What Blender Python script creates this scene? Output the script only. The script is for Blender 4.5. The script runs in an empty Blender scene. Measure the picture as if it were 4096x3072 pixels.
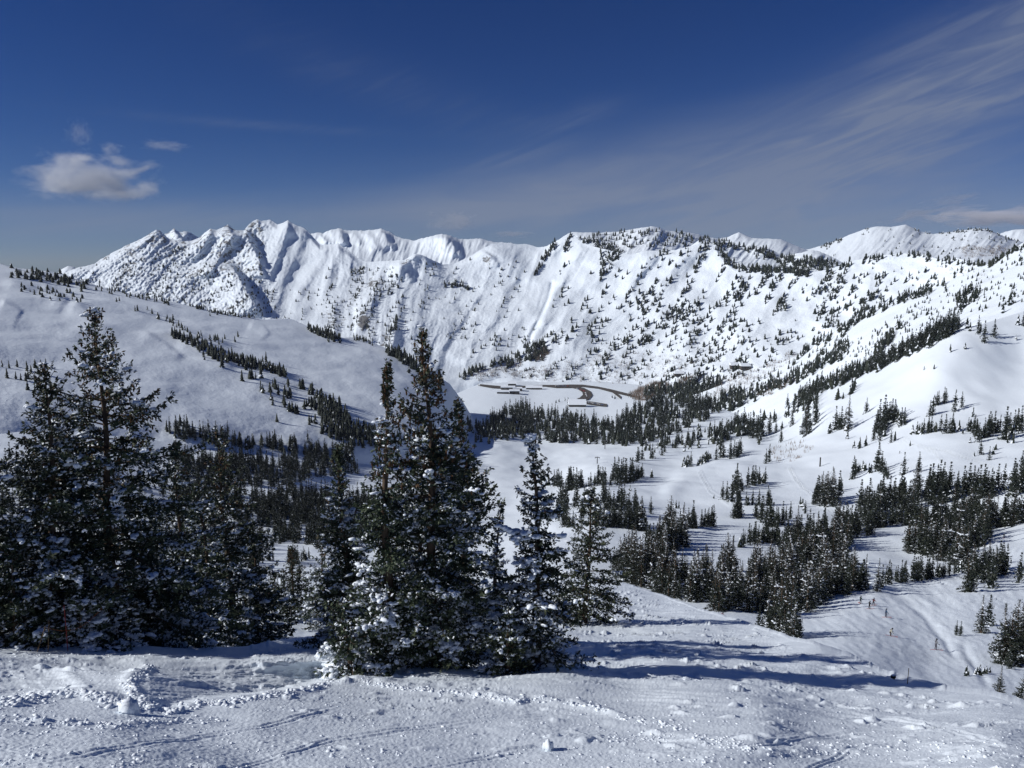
import bpy, math, random
import numpy as np
from mathutils import Vector

# ------------------------------------------------------------------ camera, sky, sun, exposure
SC = bpy.context.scene
COL = SC.collection
F = 820.0                      # focal length in pixels of a 1024 px wide frame
HZ = 262.0                     # row of the horizon
PITCH = math.atan((384 - HZ) / F)
SUN_EL = math.radians(30)
SUN_BACK = math.radians(9)    # the sun stands to the left and a little behind the camera
SUN_DIR = Vector((-math.cos(SUN_BACK) * math.cos(SUN_EL), -math.sin(SUN_BACK) * math.cos(SUN_EL), math.sin(SUN_EL)))

cam_d = bpy.data.cameras.new("camera")
cam = bpy.data.objects.new("camera", cam_d)
COL.objects.link(cam)
cam_d.sensor_width = 36
cam_d.lens = F / 1024 * 36
cam_d.clip_start = 0.2
cam_d.clip_end = 60000
cam.rotation_euler = (math.pi / 2 - PITCH, 0, 0)
SC.camera = cam

sun_d = bpy.data.lights.new("sun", 'SUN')
sun_d.energy = 3.5
sun_d.angle = math.radians(0.5)
sun_d.color = (1.0, 0.972, 0.93)
sun = bpy.data.objects.new("sun", sun_d)
COL.objects.link(sun)
sun.rotation_euler = SUN_DIR.to_track_quat('Z', 'Y').to_euler()

SC.view_settings.view_transform = 'Standard'
SC.view_settings.look = 'None'
SC.view_settings.gamma = 1
SC.view_settings.exposure = 0.27
SC.cycles.max_bounces = 8
SC.cycles.diffuse_bounces = 3
SC.cycles.volume_bounces = 4
SC.cycles.volume_step_rate = 1.0

world = bpy.data.worlds.new("World")
SC.world = world
world.use_nodes = True


class NT:
    """tiny helper to write node trees"""
    def __init__(s, tree):
        s.t = tree
        tree.nodes.clear()

    def n(s, typ, **kw):
        nd = s.t.nodes.new(typ)
        for k, v in kw.items():
            if k.startswith('i_'):
                key = k[2:]
                key = int(key) if key.isdigit() else key.replace('_', ' ')
                s.put(nd.inputs[key], v)
            else:
                setattr(nd, k, v)
        return nd

    def put(s, sock, v):
        if isinstance(v, bpy.types.NodeSocket):
            s.t.links.new(v, sock)
        elif isinstance(v, bpy.types.Node):
            s.t.links.new(v.outputs[0], sock)
        else:
            sock.default_value = v

    def m(s, op, a, b=0.0, c=0.0, clamp=False):
        nd = s.t.nodes.new('ShaderNodeMath')
        nd.operation = op
        nd.use_clamp = clamp
        s.put(nd.inputs[0], a); s.put(nd.inputs[1], b); s.put(nd.inputs[2], c)
        return nd.outputs[0]

    def ramp(s, x, a, b):
        nd = s.t.nodes.new('ShaderNodeMapRange')
        nd.interpolation_type = 'SMOOTHSTEP'
        s.put(nd.inputs[0], x); s.put(nd.inputs[1], a); s.put(nd.inputs[2], b)
        return nd.outputs[0]

    def mix(s, f, a, b):
        nd = s.t.nodes.new('ShaderNodeMix')
        nd.data_type = 'RGBA'
        s.put(nd.inputs[0], f); s.put(nd.inputs[6], a); s.put(nd.inputs[7], b)
        return nd.outputs[2]

    def noise(s, vec, scale, detail=4.0, rough=0.5, dist=0.0):
        nd = s.n('ShaderNodeTexNoise')
        s.put(nd.inputs['Vector'], vec)
        nd.inputs['Scale'].default_value = scale
        nd.inputs['Detail'].default_value = detail
        nd.inputs['Roughness'].default_value = rough
        nd.inputs['Distortion'].default_value = dist
        return nd.outputs['Fac']


def build_world():
    w = NT(world.node_tree)
    sky = w.n('ShaderNodeTexSky', sky_type='NISHITA', sun_disc=False)
    sky.sun_elevation = SUN_EL
    sky.sun_rotation = math.atan2(SUN_DIR.x, SUN_DIR.y)
    sky.altitude = 3100
    sky.air_density = 0.9
    sky.dust_density = 0.0
    sky.ozone_density = 4.0
    tc = w.n('ShaderNodeTexCoord')
    sep = w.n('ShaderNodeSeparateXYZ', i_0=tc.outputs['Generated'])
    X, Y, Z = sep.outputs
    el = w.m('ARCSINE', Z)                         # elevation
    az = w.m('ARCTAN2', X, Y)                      # bearing from the view axis
    # high thin cirrus drawn on the sky dome: bearing / elevation with stretched noise
    def rot(a):
        c, s_ = math.cos(a), math.sin(a)
        u = w.m('ADD', w.m('MULTIPLY', az, c), w.m('MULTIPLY', el, s_))
        v = w.m('SUBTRACT', w.m('MULTIPLY', el, c), w.m('MULTIPLY', az, s_))
        return u, v
    def streak(a, su, sv, scale, off, detail=6.0, dist=0.6, rough=0.55):
        u, v = rot(a)
        cv = w.n('ShaderNodeCombineXYZ', i_0=w.m('MULTIPLY', u, su), i_1=w.m('MULTIPLY', v, sv), i_2=off)
        return w.noise(cv.outputs[0], scale, detail, rough, dist)
    def blob(a0, e0, ra, re, tilt=0.0):
        c, s_ = math.cos(tilt), math.sin(tilt)
        da = w.m('SUBTRACT', az, a0); de = w.m('SUBTRACT', el, e0)
        u = w.m('DIVIDE', w.m('ADD', w.m('MULTIPLY', da, c), w.m('MULTIPLY', de, s_)), ra)
        v = w.m('DIVIDE', w.m('SUBTRACT', w.m('MULTIPLY', de, c), w.m('MULTIPLY', da, s_)), re)
        d = w.m('ADD', w.m('MULTIPLY', u, u), w.m('MULTIPLY', v, v))
        return w.m('POWER', 2.718, w.m('MULTIPLY', d, -1.0))
    def add(*xs):
        r = xs[0]
        for x in xs[1:]:
            r = w.m('ADD', r, x)
        return r
    s1 = w.ramp(streak(0.30, 1.6, 7.0, 2.0, 3.1, 7.0, 1.6), 0.30, 0.78)
    s2 = w.ramp(streak(0.10, 1.6, 11.0, 2.4, 7.7, 7.0, 0.8), 0.30, 0.75)
    s3 = w.ramp(streak(0.33, 2.0, 15.0, 2.6, 1.3, 8.0, 1.8), 0.38, 0.72)
    fan = add(w.m('MULTIPLY', blob(0.40, 0.150, 0.24, 0.050, 0.48), 0.9), w.m('MULTIPLY', blob(0.52, 0.215, 0.17, 0.040, 0.36), 0.65),
              w.m('MULTIPLY', blob(0.33, 0.085, 0.26, 0.045, 0.25), 0.9), w.m('MULTIPLY', blob(0.56, 0.165, 0.16, 0.016, 0.15), 0.7))
    low = add(blob(0.36, 0.055, 0.42, 0.050), w.m('MULTIPLY', blob(0.13, 0.115, 0.24, 0.035, 0.22), 0.55), w.m('MULTIPLY', blob(0.04, 0.080, 0.20, 0.032, 0.15), 0.75),
              w.m('MULTIPLY', blob(-0.42, 0.045, 0.32, 0.024), 0.9))
    wisp = add(w.m('MULTIPLY', blob(-0.13, 0.195, 0.19, 0.026, -0.30), 0.30), w.m('MULTIPLY', blob(0.06, 0.165, 0.06, 0.012, 0.25), 0.7),
               w.m('MULTIPLY', blob(-0.30, 0.152, 0.14, 0.005, -0.03), 0.4), w.m('MULTIPLY', blob(0.0, 0.12, 0.07, 0.010, 0.2), 0.5),
               w.m('MULTIPLY', blob(0.10, 0.110, 0.06, 0.012, 0.2), 0.5))
    cover = add(w.m('MULTIPLY', w.m('MULTIPLY', fan, s1), 0.34), w.m('MULTIPLY', w.m('MULTIPLY', fan, s3), 0.40),
                w.m('MULTIPLY', fan, 0.26),
                w.m('MULTIPLY', w.m('MULTIPLY', low, s2), 0.42), w.m('MULTIPLY', low, 0.40),
                w.m('MULTIPLY', wisp, w.m('ADD', 0.14, w.m('MULTIPLY', s3, 0.40))))
    cover = w.m('MULTIPLY', w.m('MINIMUM', cover, 1.0), 0.72)
    SKY_STRENGTH = 0.0425
    hs = w.n('ShaderNodeHueSaturation', i_Saturation=1.25, i_Value=1.0, i_Color=sky.outputs[0])
    tint = w.n('ShaderNodeVectorMath', operation='MULTIPLY', i_0=hs.outputs[0], i_1=w.mix(w.ramp(el, 0.0, 0.30), (0.66, 0.67, 0.90, 1), (0.78, 0.63, 0.93, 1)))
    cl = w.mix(cover, tint.outputs[0], (3.9, 4.6, 6.3, 1))
    bg = w.n('ShaderNodeBackground', i_0=cl, i_1=SKY_STRENGTH)
    out = w.n('ShaderNodeOutputWorld', i_0=bg.outputs[0])

build_world()

# ------------------------------------------------------------------ helpers
rng = np.random.default_rng(11)
random.seed(5)


def tag(o, label=None, cat=None, group=None, kind=None):
    if label: o['label'] = label
    if cat: o['category'] = cat
    if group: o['group'] = group
    if kind: o['kind'] = kind
    return o


def mesh(name, v, f, mat=None, smooth=True, attrs=None, mats=None, midx=None):
    """mesh datablock from numpy arrays (faces all triangles or all quads)"""
    v = np.asarray(v, np.float32); f = np.asarray(f, np.int32)
    me = bpy.data.meshes.new(name)
    n, k = f.shape
    me.vertices.add(len(v)); me.vertices.foreach_set('co', v.ravel())
    me.loops.add(n * k); me.loops.foreach_set('vertex_index', f.ravel())
    me.polygons.add(n)
    me.polygons.foreach_set('loop_start', np.arange(0, n * k, k, dtype=np.int32))
    if smooth:
        me.polygons.foreach_set('use_smooth', np.ones(n, bool))
    for mm in (mats or ([mat] if mat else [])):
        me.materials.append(mm)
    if midx is not None:
        me.polygons.foreach_set('material_index', np.asarray(midx, np.int32))
    for an, av in (attrs or {}).items():
        a = me.attributes.new(an, 'FLOAT', 'POINT')
        a.data.foreach_set('value', np.asarray(av, np.float32))
    me.update(calc_edges=True)
    return me


def obj(name, me, parent=None, loc=None):
    o = bpy.data.objects.new(name, me)
    COL.objects.link(o)
    if parent: o.parent = parent
    if loc is not None: o.location = loc
    return o


def empty(name, loc):
    o = bpy.data.objects.new(name, None)
    o.empty_display_size = 0.5
    COL.objects.link(o)
    o.location = loc
    return o


def _hash(ix, iy, seed):
    h = (ix.astype(np.int64) * 374761393 + iy.astype(np.int64) * 668265263 + seed * 974634777) & 0xffffffff
    h = ((h ^ (h >> 13)) * 1274126177) & 0xffffffff
    return (h ^ (h >> 16)) & 0xffffffff


def perlin(x, y, seed=0):
    x = np.asarray(x, float); y = np.asarray(y, float)
    ix = np.floor(x); iy = np.floor(y)
    fx = x - ix; fy = y - iy
    ix = ix.astype(np.int64); iy = iy.astype(np.int64)
    u = fx * fx * fx * (fx * (fx * 6 - 15) + 10); v = fy * fy * fy * (fy * (fy * 6 - 15) + 10)
    def g(dx, dy):
        a = _hash(ix + dx, iy + dy, seed) * (2 * math.pi / 4294967296.0)
        return np.cos(a) * (fx - dx) + np.sin(a) * (fy - dy)
    a = g(0, 0) * (1 - u) + g(1, 0) * u
    b = g(0, 1) * (1 - u) + g(1, 1) * u
    return (a * (1 - v) + b * v) * 1.5


def fbm(x, y, oct=4, seed=0, gain=0.5):
    s = 0; a = 1; t = 0
    for i in range(oct):
        s = s + a * perlin(x * 2 ** i + 13.7 * i, y * 2 ** i - 7.3 * i, seed + i)
        t += a; a *= gain
    return s / t * 1.4


def ridged(x, y, oct=4, seed=0, gain=0.5):
    s = 0; a = 1; t = 0
    for i in range(oct):
        s = s + a * (1 - np.abs(perlin(x * 2 ** i + 3.7 * i, y * 2 ** i + 9.1 * i, seed + i)) * 2)
        t += a; a *= gain
    return s / t


def sstep(x, a, b):
    t = np.clip((x - a) / (b - a), 0, 1)
    return t * t * (3 - 2 * t)


def ray(px, py, r):
    """world point seen at picture point (px, py) at horizontal range r"""
    px = np.asarray(px, float); py = np.asarray(py, float)
    cx = (px - 512) / F; cy = (384 - py) / F
    c, s = math.cos(PITCH), math.sin(PITCH)
    d = np.stack([cx, c + cy * s, -s + cy * c], -1)
    return d * (np.asarray(r, float) / np.hypot(d[..., 0], d[..., 1]))[..., None]


def project(P):
    c, s = math.cos(PITCH), math.sin(PITCH)
    dep = P[..., 1] * c - P[..., 2] * s
    up = P[..., 1] * s + P[..., 2] * c
    return 512 + F * P[..., 0] / dep, 384 - F * up / dep, dep


def tps(ctrl):
    c = np.array(ctrl, float)
    p = c[:, :2] / 200.0; z = np.log(c[:, 2]); n = len(p)
    def phi(d2): return 0.5 * d2 * np.log(np.maximum(d2, 1e-12))
    K = phi(((p[:, None] - p[None]) ** 2).sum(-1)) + np.eye(n) * 2e-3
    A = np.zeros((n + 3, n + 3)); A[:n, :n] = K
    A[:n, n] = 1; A[:n, n + 1:] = p; A[n, :n] = 1; A[n + 1:, :n] = p.T
    w = np.linalg.solve(A, np.concatenate([z, np.zeros(3)]))
    def ev(px, py):
        q = np.stack([px, py], -1).reshape(-1, 2) / 200.0
        out = w[n] + q @ w[n + 1:]
        for i in range(n):
            out += w[i] * phi(((q - p[i]) ** 2).sum(-1))
        return np.exp(out).reshape(np.shape(px))
    return ev


LAYERS = {}


def layer(name, objname, x0, x1, dx, top, bot, ctrl, rows, mat, disp=None, back=(60, 0.5), rough=0.0, attrs=None, spow=1.0):
    """a sheet of terrain: from the curve bot up to the crest top (x, y, range) and down the far side"""
    xs = np.arange(x0, x1 + dx, dx)
    T = np.array(top, float); B = np.array(bot, float)
    ty = np.interp(xs, T[:, 0], T[:, 1]); by = np.interp(xs, B[:, 0], B[:, 1])
    if rough:
        ty = ty + rough * (fbm(xs / 9, xs * 0, 4, 71) + 0.5 * fbm(xs / 2.5, xs * 0 + 5, 2, 5))
    s = np.linspace(0, 1, rows) ** spow
    PX = np.repeat(xs[None], rows, 0)
    PY = by[None] + (ty - by)[None] * s[:, None]
    ev = tps([tuple(t) for t in top if len(t) > 2] + list(ctrl))
    R = ev(PX, PY)
    P = ray(PX, PY, R)
    extra = {}
    if disp:
        dz, dd, extra = disp(PX, PY, R, P, (PY - ty[None]))
        P = P * (1 - dd / R)[..., None]
        P[..., 2] += dz
    # the far side of the crest
    bl, bs = back
    K = np.array([0.04, 0.15, 0.4, 1.0]) * bl
    Rt = np.hypot(P[-1, :, 0], P[-1, :, 1])
    rowsb = []
    for k in K:
        q = P[-1].copy(); q[:, :2] *= ((Rt + k) / Rt)[:, None]; q[:, 2] -= bs * k * (k / (k + 0.1 * bl))
        rowsb.append(q)
    V = np.concatenate([P, np.array(rowsb)], 0)
    nr, nc = V.shape[:2]
    idx = np.arange(nr * nc).reshape(nr, nc)
    f = np.stack([idx[:-1, :-1], idx[:-1, 1:], idx[1:, 1:], idx[1:, :-1]], -1).reshape(-1, 4)
    at = {}
    for k, a in extra.items():
        at[k] = np.concatenate([a, np.repeat(a[-1:], len(K), 0)], 0).ravel()
    me = mesh(objname, V.reshape(-1, 3), f, mat, True, at)
    o = obj(objname, me)
    tag(o, kind='structure')
    LAYERS[name] = dict(V=V, x0=x0, dx=dx, nc=nc, front=rows)
    LAYERS[name]['py'] = project(V)[1]
    return o


def place(px, py, names):
    """ground point seen at (px, py), nearest of the named sheets"""
    best = None
    for nm in names:
        L = LAYERS[nm]
        c = (px - L['x0']) / L['dx']
        if c < 0 or c > L['nc'] - 1.001: continue
        c0 = int(c); fr = c - c0
        yy = L['py'][:L['front'], c0] * (1 - fr) + L['py'][:L['front'], c0 + 1] * fr
        d = yy - py
        sg = np.nonzero((d[:-1] >= 0) & (d[1:] < 0))[0]
        if len(sg) == 0: continue
        k = sg[0]; t = d[k] / (d[k] - d[k + 1] + 1e-9)
        P = (L['V'][k, c0] * (1 - fr) + L['V'][k, c0 + 1] * fr) * (1 - t) + (L['V'][k + 1, c0] * (1 - fr) + L['V'][k + 1, c0 + 1] * fr) * t
        r = math.hypot(P[0], P[1])
        if best is None or r < best[0]: best = (r, P)
    return None if best is None else best[1]


def polydist(px, py, poly, ys=1.0):
    """distance to a polyline in picture units, and position along it"""
    best = np.full(np.shape(px), 1e9); tt = np.zeros(np.shape(px))
    p = np.array(poly, float); L = len(p) - 1
    for i in range(L):
        a, b = p[i], p[i + 1]
        dx, dy = b[0] - a[0], (b[1] - a[1]) * ys
        t = np.clip(((px - a[0]) * dx + (py - a[1]) * ys * dy) / (dx * dx + dy * dy), 0, 1)
        d = np.hypot(px - a[0] - t * dx, (py - a[1]) * ys - t * dy)
        m = d < best
        best = np.where(m, d, best); tt = np.where(m, (i + t) / L, tt)
    return best, tt


def spur(px, py, poly, h, wl, wr):
    """rib running down a face: gentle to the left, steep to the right"""
    p = np.array(poly, float)
    x = np.interp(py, p[:, 1], p[:, 0]); y0, y1 = p[0, 1], p[-1, 1]
    e = (y1 - y0) * 0.22 + 1
    tp = sstep(py, y0 - e * 0.4, y0 + e * 0.6) * (1 - sstep(py, y1 - e, y1 + e * 0.4))
    d = px - x + 1.2 * perlin(px / 5, py / 5, 91)
    return h * tp * np.where(d < 0, np.exp(-(d / wl) ** 2), np.exp(-(d / wr) ** 2))

# ------------------------------------------------------------------ materials
def principled(name, color=(.5, .5, .5), rough=0.8, spec=0.2, build=None, metal=0.0):
    m = bpy.data.materials.new(name)
    m.use_nodes = True
    w = NT(m.node_tree)
    b = w.n('ShaderNodeBsdfPrincipled')
    b.inputs['Base Color'].default_value = (*color, 1)
    b.inputs['Roughness'].default_value = rough
    b.inputs['Specular IOR Level'].default_value = spec
    b.inputs['Metallic'].default_value = metal
    w.n('ShaderNodeOutputMaterial', i_0=b.outputs[0])
    if build: build(w, b)
    return m


def snow_mat(name, bump_scale, bump_dist, var=0.02, rock=False, base=(0.79, 0.865, 0.94)):
    def build(w, b):
        g = w.n('ShaderNodeNewGeometry')
        pos = g.outputs['Position']
        n1 = w.noise(pos, bump_scale, 5, 0.6)
        n2 = w.noise(pos, bump_scale * 0.13, 3, 0.5)
        bp = w.n('ShaderNodeBump', i_Strength=0.6, i_Distance=bump_dist, i_Height=w.m('ADD', n1, n2))
        w.put(b.inputs['Normal'], bp)
        c0 = tuple(x * (1 - var * 2) for x in base)
        col = w.mix(n2, (*c0, 1), (*base, 1))
        if rock:
            at = w.n('ShaderNodeAttribute', attribute_name='rock')
            f1 = w.noise(pos, 0.07, 4, 0.66)
            f2 = w.noise(pos, 0.012, 3, 0.5)
            f = w.m('ADD', w.m('MULTIPLY', f1, 0.7), w.m('MULTIPLY', f2, 0.3))
            k = w.ramp(w.m('ADD', f, at.outputs['Fac']), 0.86, 0.95)
            rc = w.mix(f1, (0.10, 0.103, 0.11, 1), (0.27, 0.268, 0.265, 1))
            col = w.mix(k, col, rc)
        w.put(b.inputs['Base Color'], col)
    return principled(name, base, 0.75, 0.15, build)


M = {}
M['snow_near'] = snow_mat('snow_near', 28.0, 0.012)
M['snow_mid'] = snow_mat('snow_mid', 0.9, 0.25)
M['snow_far'] = snow_mat('snow_far', 0.11, 2.0, rock=True)
M['snow_ridge'] = snow_mat('snow_ridge', 0.25, 0.8, rock=True)
M['snow_load'] = snow_mat('snow_load', 14.0, 0.02, base=(0.82, 0.88, 0.95))


def foliage(name, a, b_, brown=(0.10, 0.055, 0.025)):
    def build(w, b):
        at = w.n('ShaderNodeAttribute', attribute_name='tint')
        oi = w.n('ShaderNodeObjectInfo')
        t = at.outputs['Fac']
        c = w.mix(w.ramp(t, 0.0, 1.0), (*a, 1), (*b_, 1))
        c = w.mix(w.ramp(t, 1.2, 2.0), c, (*brown, 1))
        c = w.mix(w.ramp(t, -0.4, -0.6), c, (0.62, 0.66, 0.72, 1))
        hs = w.n('ShaderNodeHueSaturation', i_Hue=w.m('ADD', 0.485, w.m('MULTIPLY', oi.outputs['Random'], 0.02)),
                 i_Value=w.m('ADD', 0.8, w.m('MULTIPLY', oi.outputs['Random'], 0.4)), i_Color=c)
        w.put(b.inputs['Base Color'], hs)
    return principled(name, a, 0.65, 0.25, build)


M['needles'] = foliage('needles', (0.020, 0.033, 0.022), (0.070, 0.088, 0.050))
M['needles_mid'] = foliage('needles_mid', (0.010, 0.017, 0.014), (0.036, 0.044, 0.030))
M['needles_brown'] = foliage('needles_brown', (0.022, 0.018, 0.012), (0.050, 0.038, 0.022))


def bark_build(w, b):
    g = w.n('ShaderNodeTexCoord')
    mp = w.n('ShaderNodeMapping', i_0=g.outputs['Object'])
    mp.inputs['Scale'].default_value = (9, 9, 1.6)
    n = w.noise(mp.outputs[0], 2.0, 5, 0.65)
    w.put(b.inputs['Base Color'], w.mix(n, (0.035, 0.026, 0.02, 1), (0.17, 0.125, 0.09, 1)))
    w.put(b.inputs['Normal'], w.n('ShaderNodeBump', i_Strength=0.7, i_Distance=0.03, i_Height=n))


M['bark'] = principled('bark', (0.1, 0.08, 0.06), 0.9, 0.1, bark_build)
M['cone'] = principled('cone', (0.085, 0.045, 0.022), 0.8, 0.2)
M['brush'] = principled('brush', (0.20, 0.155, 0.125), 0.9, 0.1)

# ------------------------------------------------------------------ terrain sheets
# nearest slope -----------------------------------------------------
T_NEAR = [(-170, 650, 23.5), (0, 651, 23), (60, 652.5, 23), (111, 653, 23), (147, 650.5, 23), (190, 653, 23), (226, 653, 23), (247, 652, 23.5),
          (269, 647, 24.5), (285, 643.5, 25.5), (301, 642, 26), (340, 636, 28), (400, 612, 40), (450, 600, 48), (500, 592, 54), (560, 586, 59), (592, 583, 61),
          (613, 581.5, 62), (631, 586, 60), (648, 592, 57), (665, 597.6, 54), (683, 604, 49), (700, 610.5, 45), (725, 617.5, 41), (759, 629, 36),
          (775, 634, 34), (788, 639, 32), (800, 641.5, 31), (821, 647, 29.5), (850, 656, 29), (878, 671, 27), (893, 677, 26), (912, 684, 25),
          (948, 692, 24), (990, 697, 23.4), (1024, 706, 22), (1190, 735, 18)]
C_NEAR = [(0, 768, 8.7), (256, 768, 9.1), (512, 768, 9.6), (768, 768, 10.3), (1024, 768, 11.9), (-150, 768, 8.5), (1170, 790, 11), (512, 860, 6.4), (-100, 860, 5.9), (1100, 860, 7.2),
          (0, 720, 11.4), (256, 720, 11.8), (512, 720, 12.7), (768, 720, 14), (1000, 735, 15.2), (100, 685, 15.6), (300, 685, 16.2), (430, 678, 18.1),
          (512, 672, 19.6), (640, 680, 19.3), (780, 690, 20), (870, 688, 23), (900, 702, 21), (560, 655, 23.2), (650, 650, 26), (750, 655, 27), (830, 670, 26), (600, 620, 38), (690, 630, 34), (480, 630, 33)]


def disp_near(PX, PY, R, P, dtop):
    X, Y = P[..., 0], P[..., 1]
    fade = sstep(dtop, 0, 14)
    lump = fbm(X / 0.5, Y / 0.5, 3, 41)
    d = np.zeros_like(R)
    def berm(poly, h, w, lum=0.5, ys=1.6):
        dist, t = polydist(PX, PY, poly, ys)
        e = sstep(t, 0, 0.08) * (1 - sstep(t, 0.9, 1))
        return h * e * np.exp(-(dist / w) ** 2) * (1 + lum * 0.9 * fbm(X / 0.55, Y / 0.8, 3, 17))
    def hol(cx, cy, sx, sy, h):
        return h * np.exp(-np.abs((PX - cx) / sx) ** 2.5 - np.abs((PY - cy) / sy) ** 2.5)
    # banks, hollows and lumpy edges left of the trees
    dd = np.zeros_like(R)
    def basin(x0, x1, x2, yt, yb, depth):
        f = np.clip((PX - x0) / (x1 - x0), 0, 1) * (1 - sstep(PX, x1, x2))
        lip = yb(PX)
        return -depth * f * sstep(PY, yt + 2, yt + 24) * (1 - sstep(PY, lip - 5, lip + 2)) * (1 + 0.12 * fbm(PX / 25, PY / 7, 3, 19))
    dd += basin(150, 312, 356, 654, lambda x: np.interp(x, [150, 166, 205, 277, 334], [716, 712, 701, 693, 682]), 3.7)
    dd += basin(-150, 5, 145, 657, lambda x: np.interp(x, [-90, 0, 40, 120], [705, 701, 697, 694]), 1.5)
    dd += basin(440, 545, 640, 698, lambda x: x * 0 + 722, 0.6)
    d += berm([(153, 662), (140, 672), (128, 683), (138, 699), (166, 713)], 3.5, 8, 0.5)
    d += berm([(160, 713), (205, 702), (229, 703), (277, 694), (300, 691), (334, 682)], 2.6, 6, 0.6)
    d += berm([(-40, 707), (40, 699), (75, 692), (110, 699), (140, 712)], 3.4, 9, 0.6)
    d += berm([(-40, 722), (60, 722), (110, 727), (170, 720), (225, 722)], 2.6, 7, 1.0)
    d += berm([(-60, 663), (60, 660), (150, 657), (210, 662), (300, 668)], 2.2, 5, 0.8)
    d += berm([(55, 668), (75, 680), (90, 690)], 2.0, 8, 0.4)
    # long plume of broken snow below the middle trees
    d += berm([(330, 683), (361, 681), (413, 689), (467, 694), (515, 700), (543, 698), (578, 703), (602, 709), (626, 719), (690, 728)], 3.4, 5, 0.9)
    d += hol(545, 709, 50, 7, -3.5)
    d += berm([(340, 672), (430, 676), (520, 678), (620, 684)], 2.0, 9, 0.6)
    d += berm([(680, 762), (800, 752), (930, 748), (1060, 756)], 3.0, 8, 0.8) + berm([(-40, 760), (90, 752), (180, 757)], 2.5, 7, 0.8)
    d += berm([(600, 722), (700, 737), (860, 744)], 1.6, 5, 0.8)
    for tr, dep in (([(180, 790), (330, 742), (470, 722), (640, 716)], 1.0), ([(560, 790), (700, 757), (830, 738), (1000, 728)], 1.0), ([(760, 790), (850, 755), (960, 742), (1060, 740)], 1.1),
                    ([(330, 790), (520, 752), (720, 742)], 0.9), ([(620, 700), (760, 706), (900, 722), (1060, 760)], 0.8), ([(560, 690), (700, 697), (850, 712), (1000, 742)], 0.7), ([(-20, 775), (120, 752), (260, 728), (350, 706)], 1.0)):
        for off in (0.0, 5.0):
            dist, t = polydist(PX, PY + off * 0.6, tr, 2.0)
            d += 0.75 * dep * (0.9 * np.exp(-((dist - 3.2) / 1.6) ** 2) - 1.5 * np.exp(-(dist / 1.7) ** 2)) * sstep(t, 0, .1) * (1 - sstep(t, .85, 1)) * (0.7 + 0.6 * perlin(t * 9, t * 0 + dep * 7, 3))
    d *= fade
    # gentle ski-cut ripples on the slope by the shadows
    rip = perlin(X / 5.5 + 0.15 * Y, Y / 2.1, 23) * 0.075 + fbm(X / 8, Y / 4.0, 3, 29) * 0.13
    big = fbm(X / 2.6, Y / 1.6, 3, 3) * 0.045
    pat = sstep(fbm(X / 3.1, Y / 1.7, 3, 55), -0.25, 0.35)
    pat2 = sstep(fbm(X / 0.9, Y / 0.7, 3, 56), -0.1, 0.4)
    crumb = np.maximum(0, fbm(X / 0.16, Y / 0.13, 3, 60) - 0.05) * 0.06 * (0.12 + 0.75 * pat * pat2)
    clod = np.maximum(0, perlin(X / 0.42, Y / 0.36, 66) - 0.32) * 0.22 * pat
    fine = fbm(X / 0.06, Y / 0.05, 2, 70) * 0.008
    cut = (fbm(X / 1.6 + Y / 2.2, Y / 0.42 - X / 1.1, 3, 81)) * 0.022
    near = np.clip(R / 14, 0.35, 1.5)
    z = rip * sstep(R, 9, 24) + big * near + crumb * near + clod * np.clip(R / 20, 0.4, 1.5) + fine + cut * near
    return d * R / F + z * (0.4 + 0.6 * fade), dd, {}


layer('near', 'ground', -170, 1190, 1.0, T_NEAR, [(-170, 900), (1190, 900)], C_NEAR, 420, M['snow_near'], disp_near, (16, 0.75), spow=0.9)

# rounded bank beyond the left trees ---------------------------------
T_MND = [(-180, 650, 47), (0, 644, 46), (100, 637, 45), (160, 632, 44), (196, 629.6, 44), (221, 625.6, 44), (253, 622.5, 44), (282, 621, 44), (324, 622, 44), (380, 627, 45), (430, 640, 47), (470, 660, 47)]
def disp_mnd(PX, PY, R, P, dtop):
    X, Y = P[..., 0], P[..., 1]
    return fbm(X / 4, Y / 4, 3, 12) * 0.15 + fbm(X / .5, Y / .5, 2, 14) * 0.02, R * 0, {}
layer('mound', 'snowbank', -180, 470, 1.5, T_MND, [(-180, 690), (470, 690)], [(0, 680, 28), (200, 680, 28), (400, 685, 28), (0, 660, 34), (250, 650, 34), (420, 665, 36), (250, 632, 39.5)], 70, M['snow_near'], disp_mnd, (25, 0.6))

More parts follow.
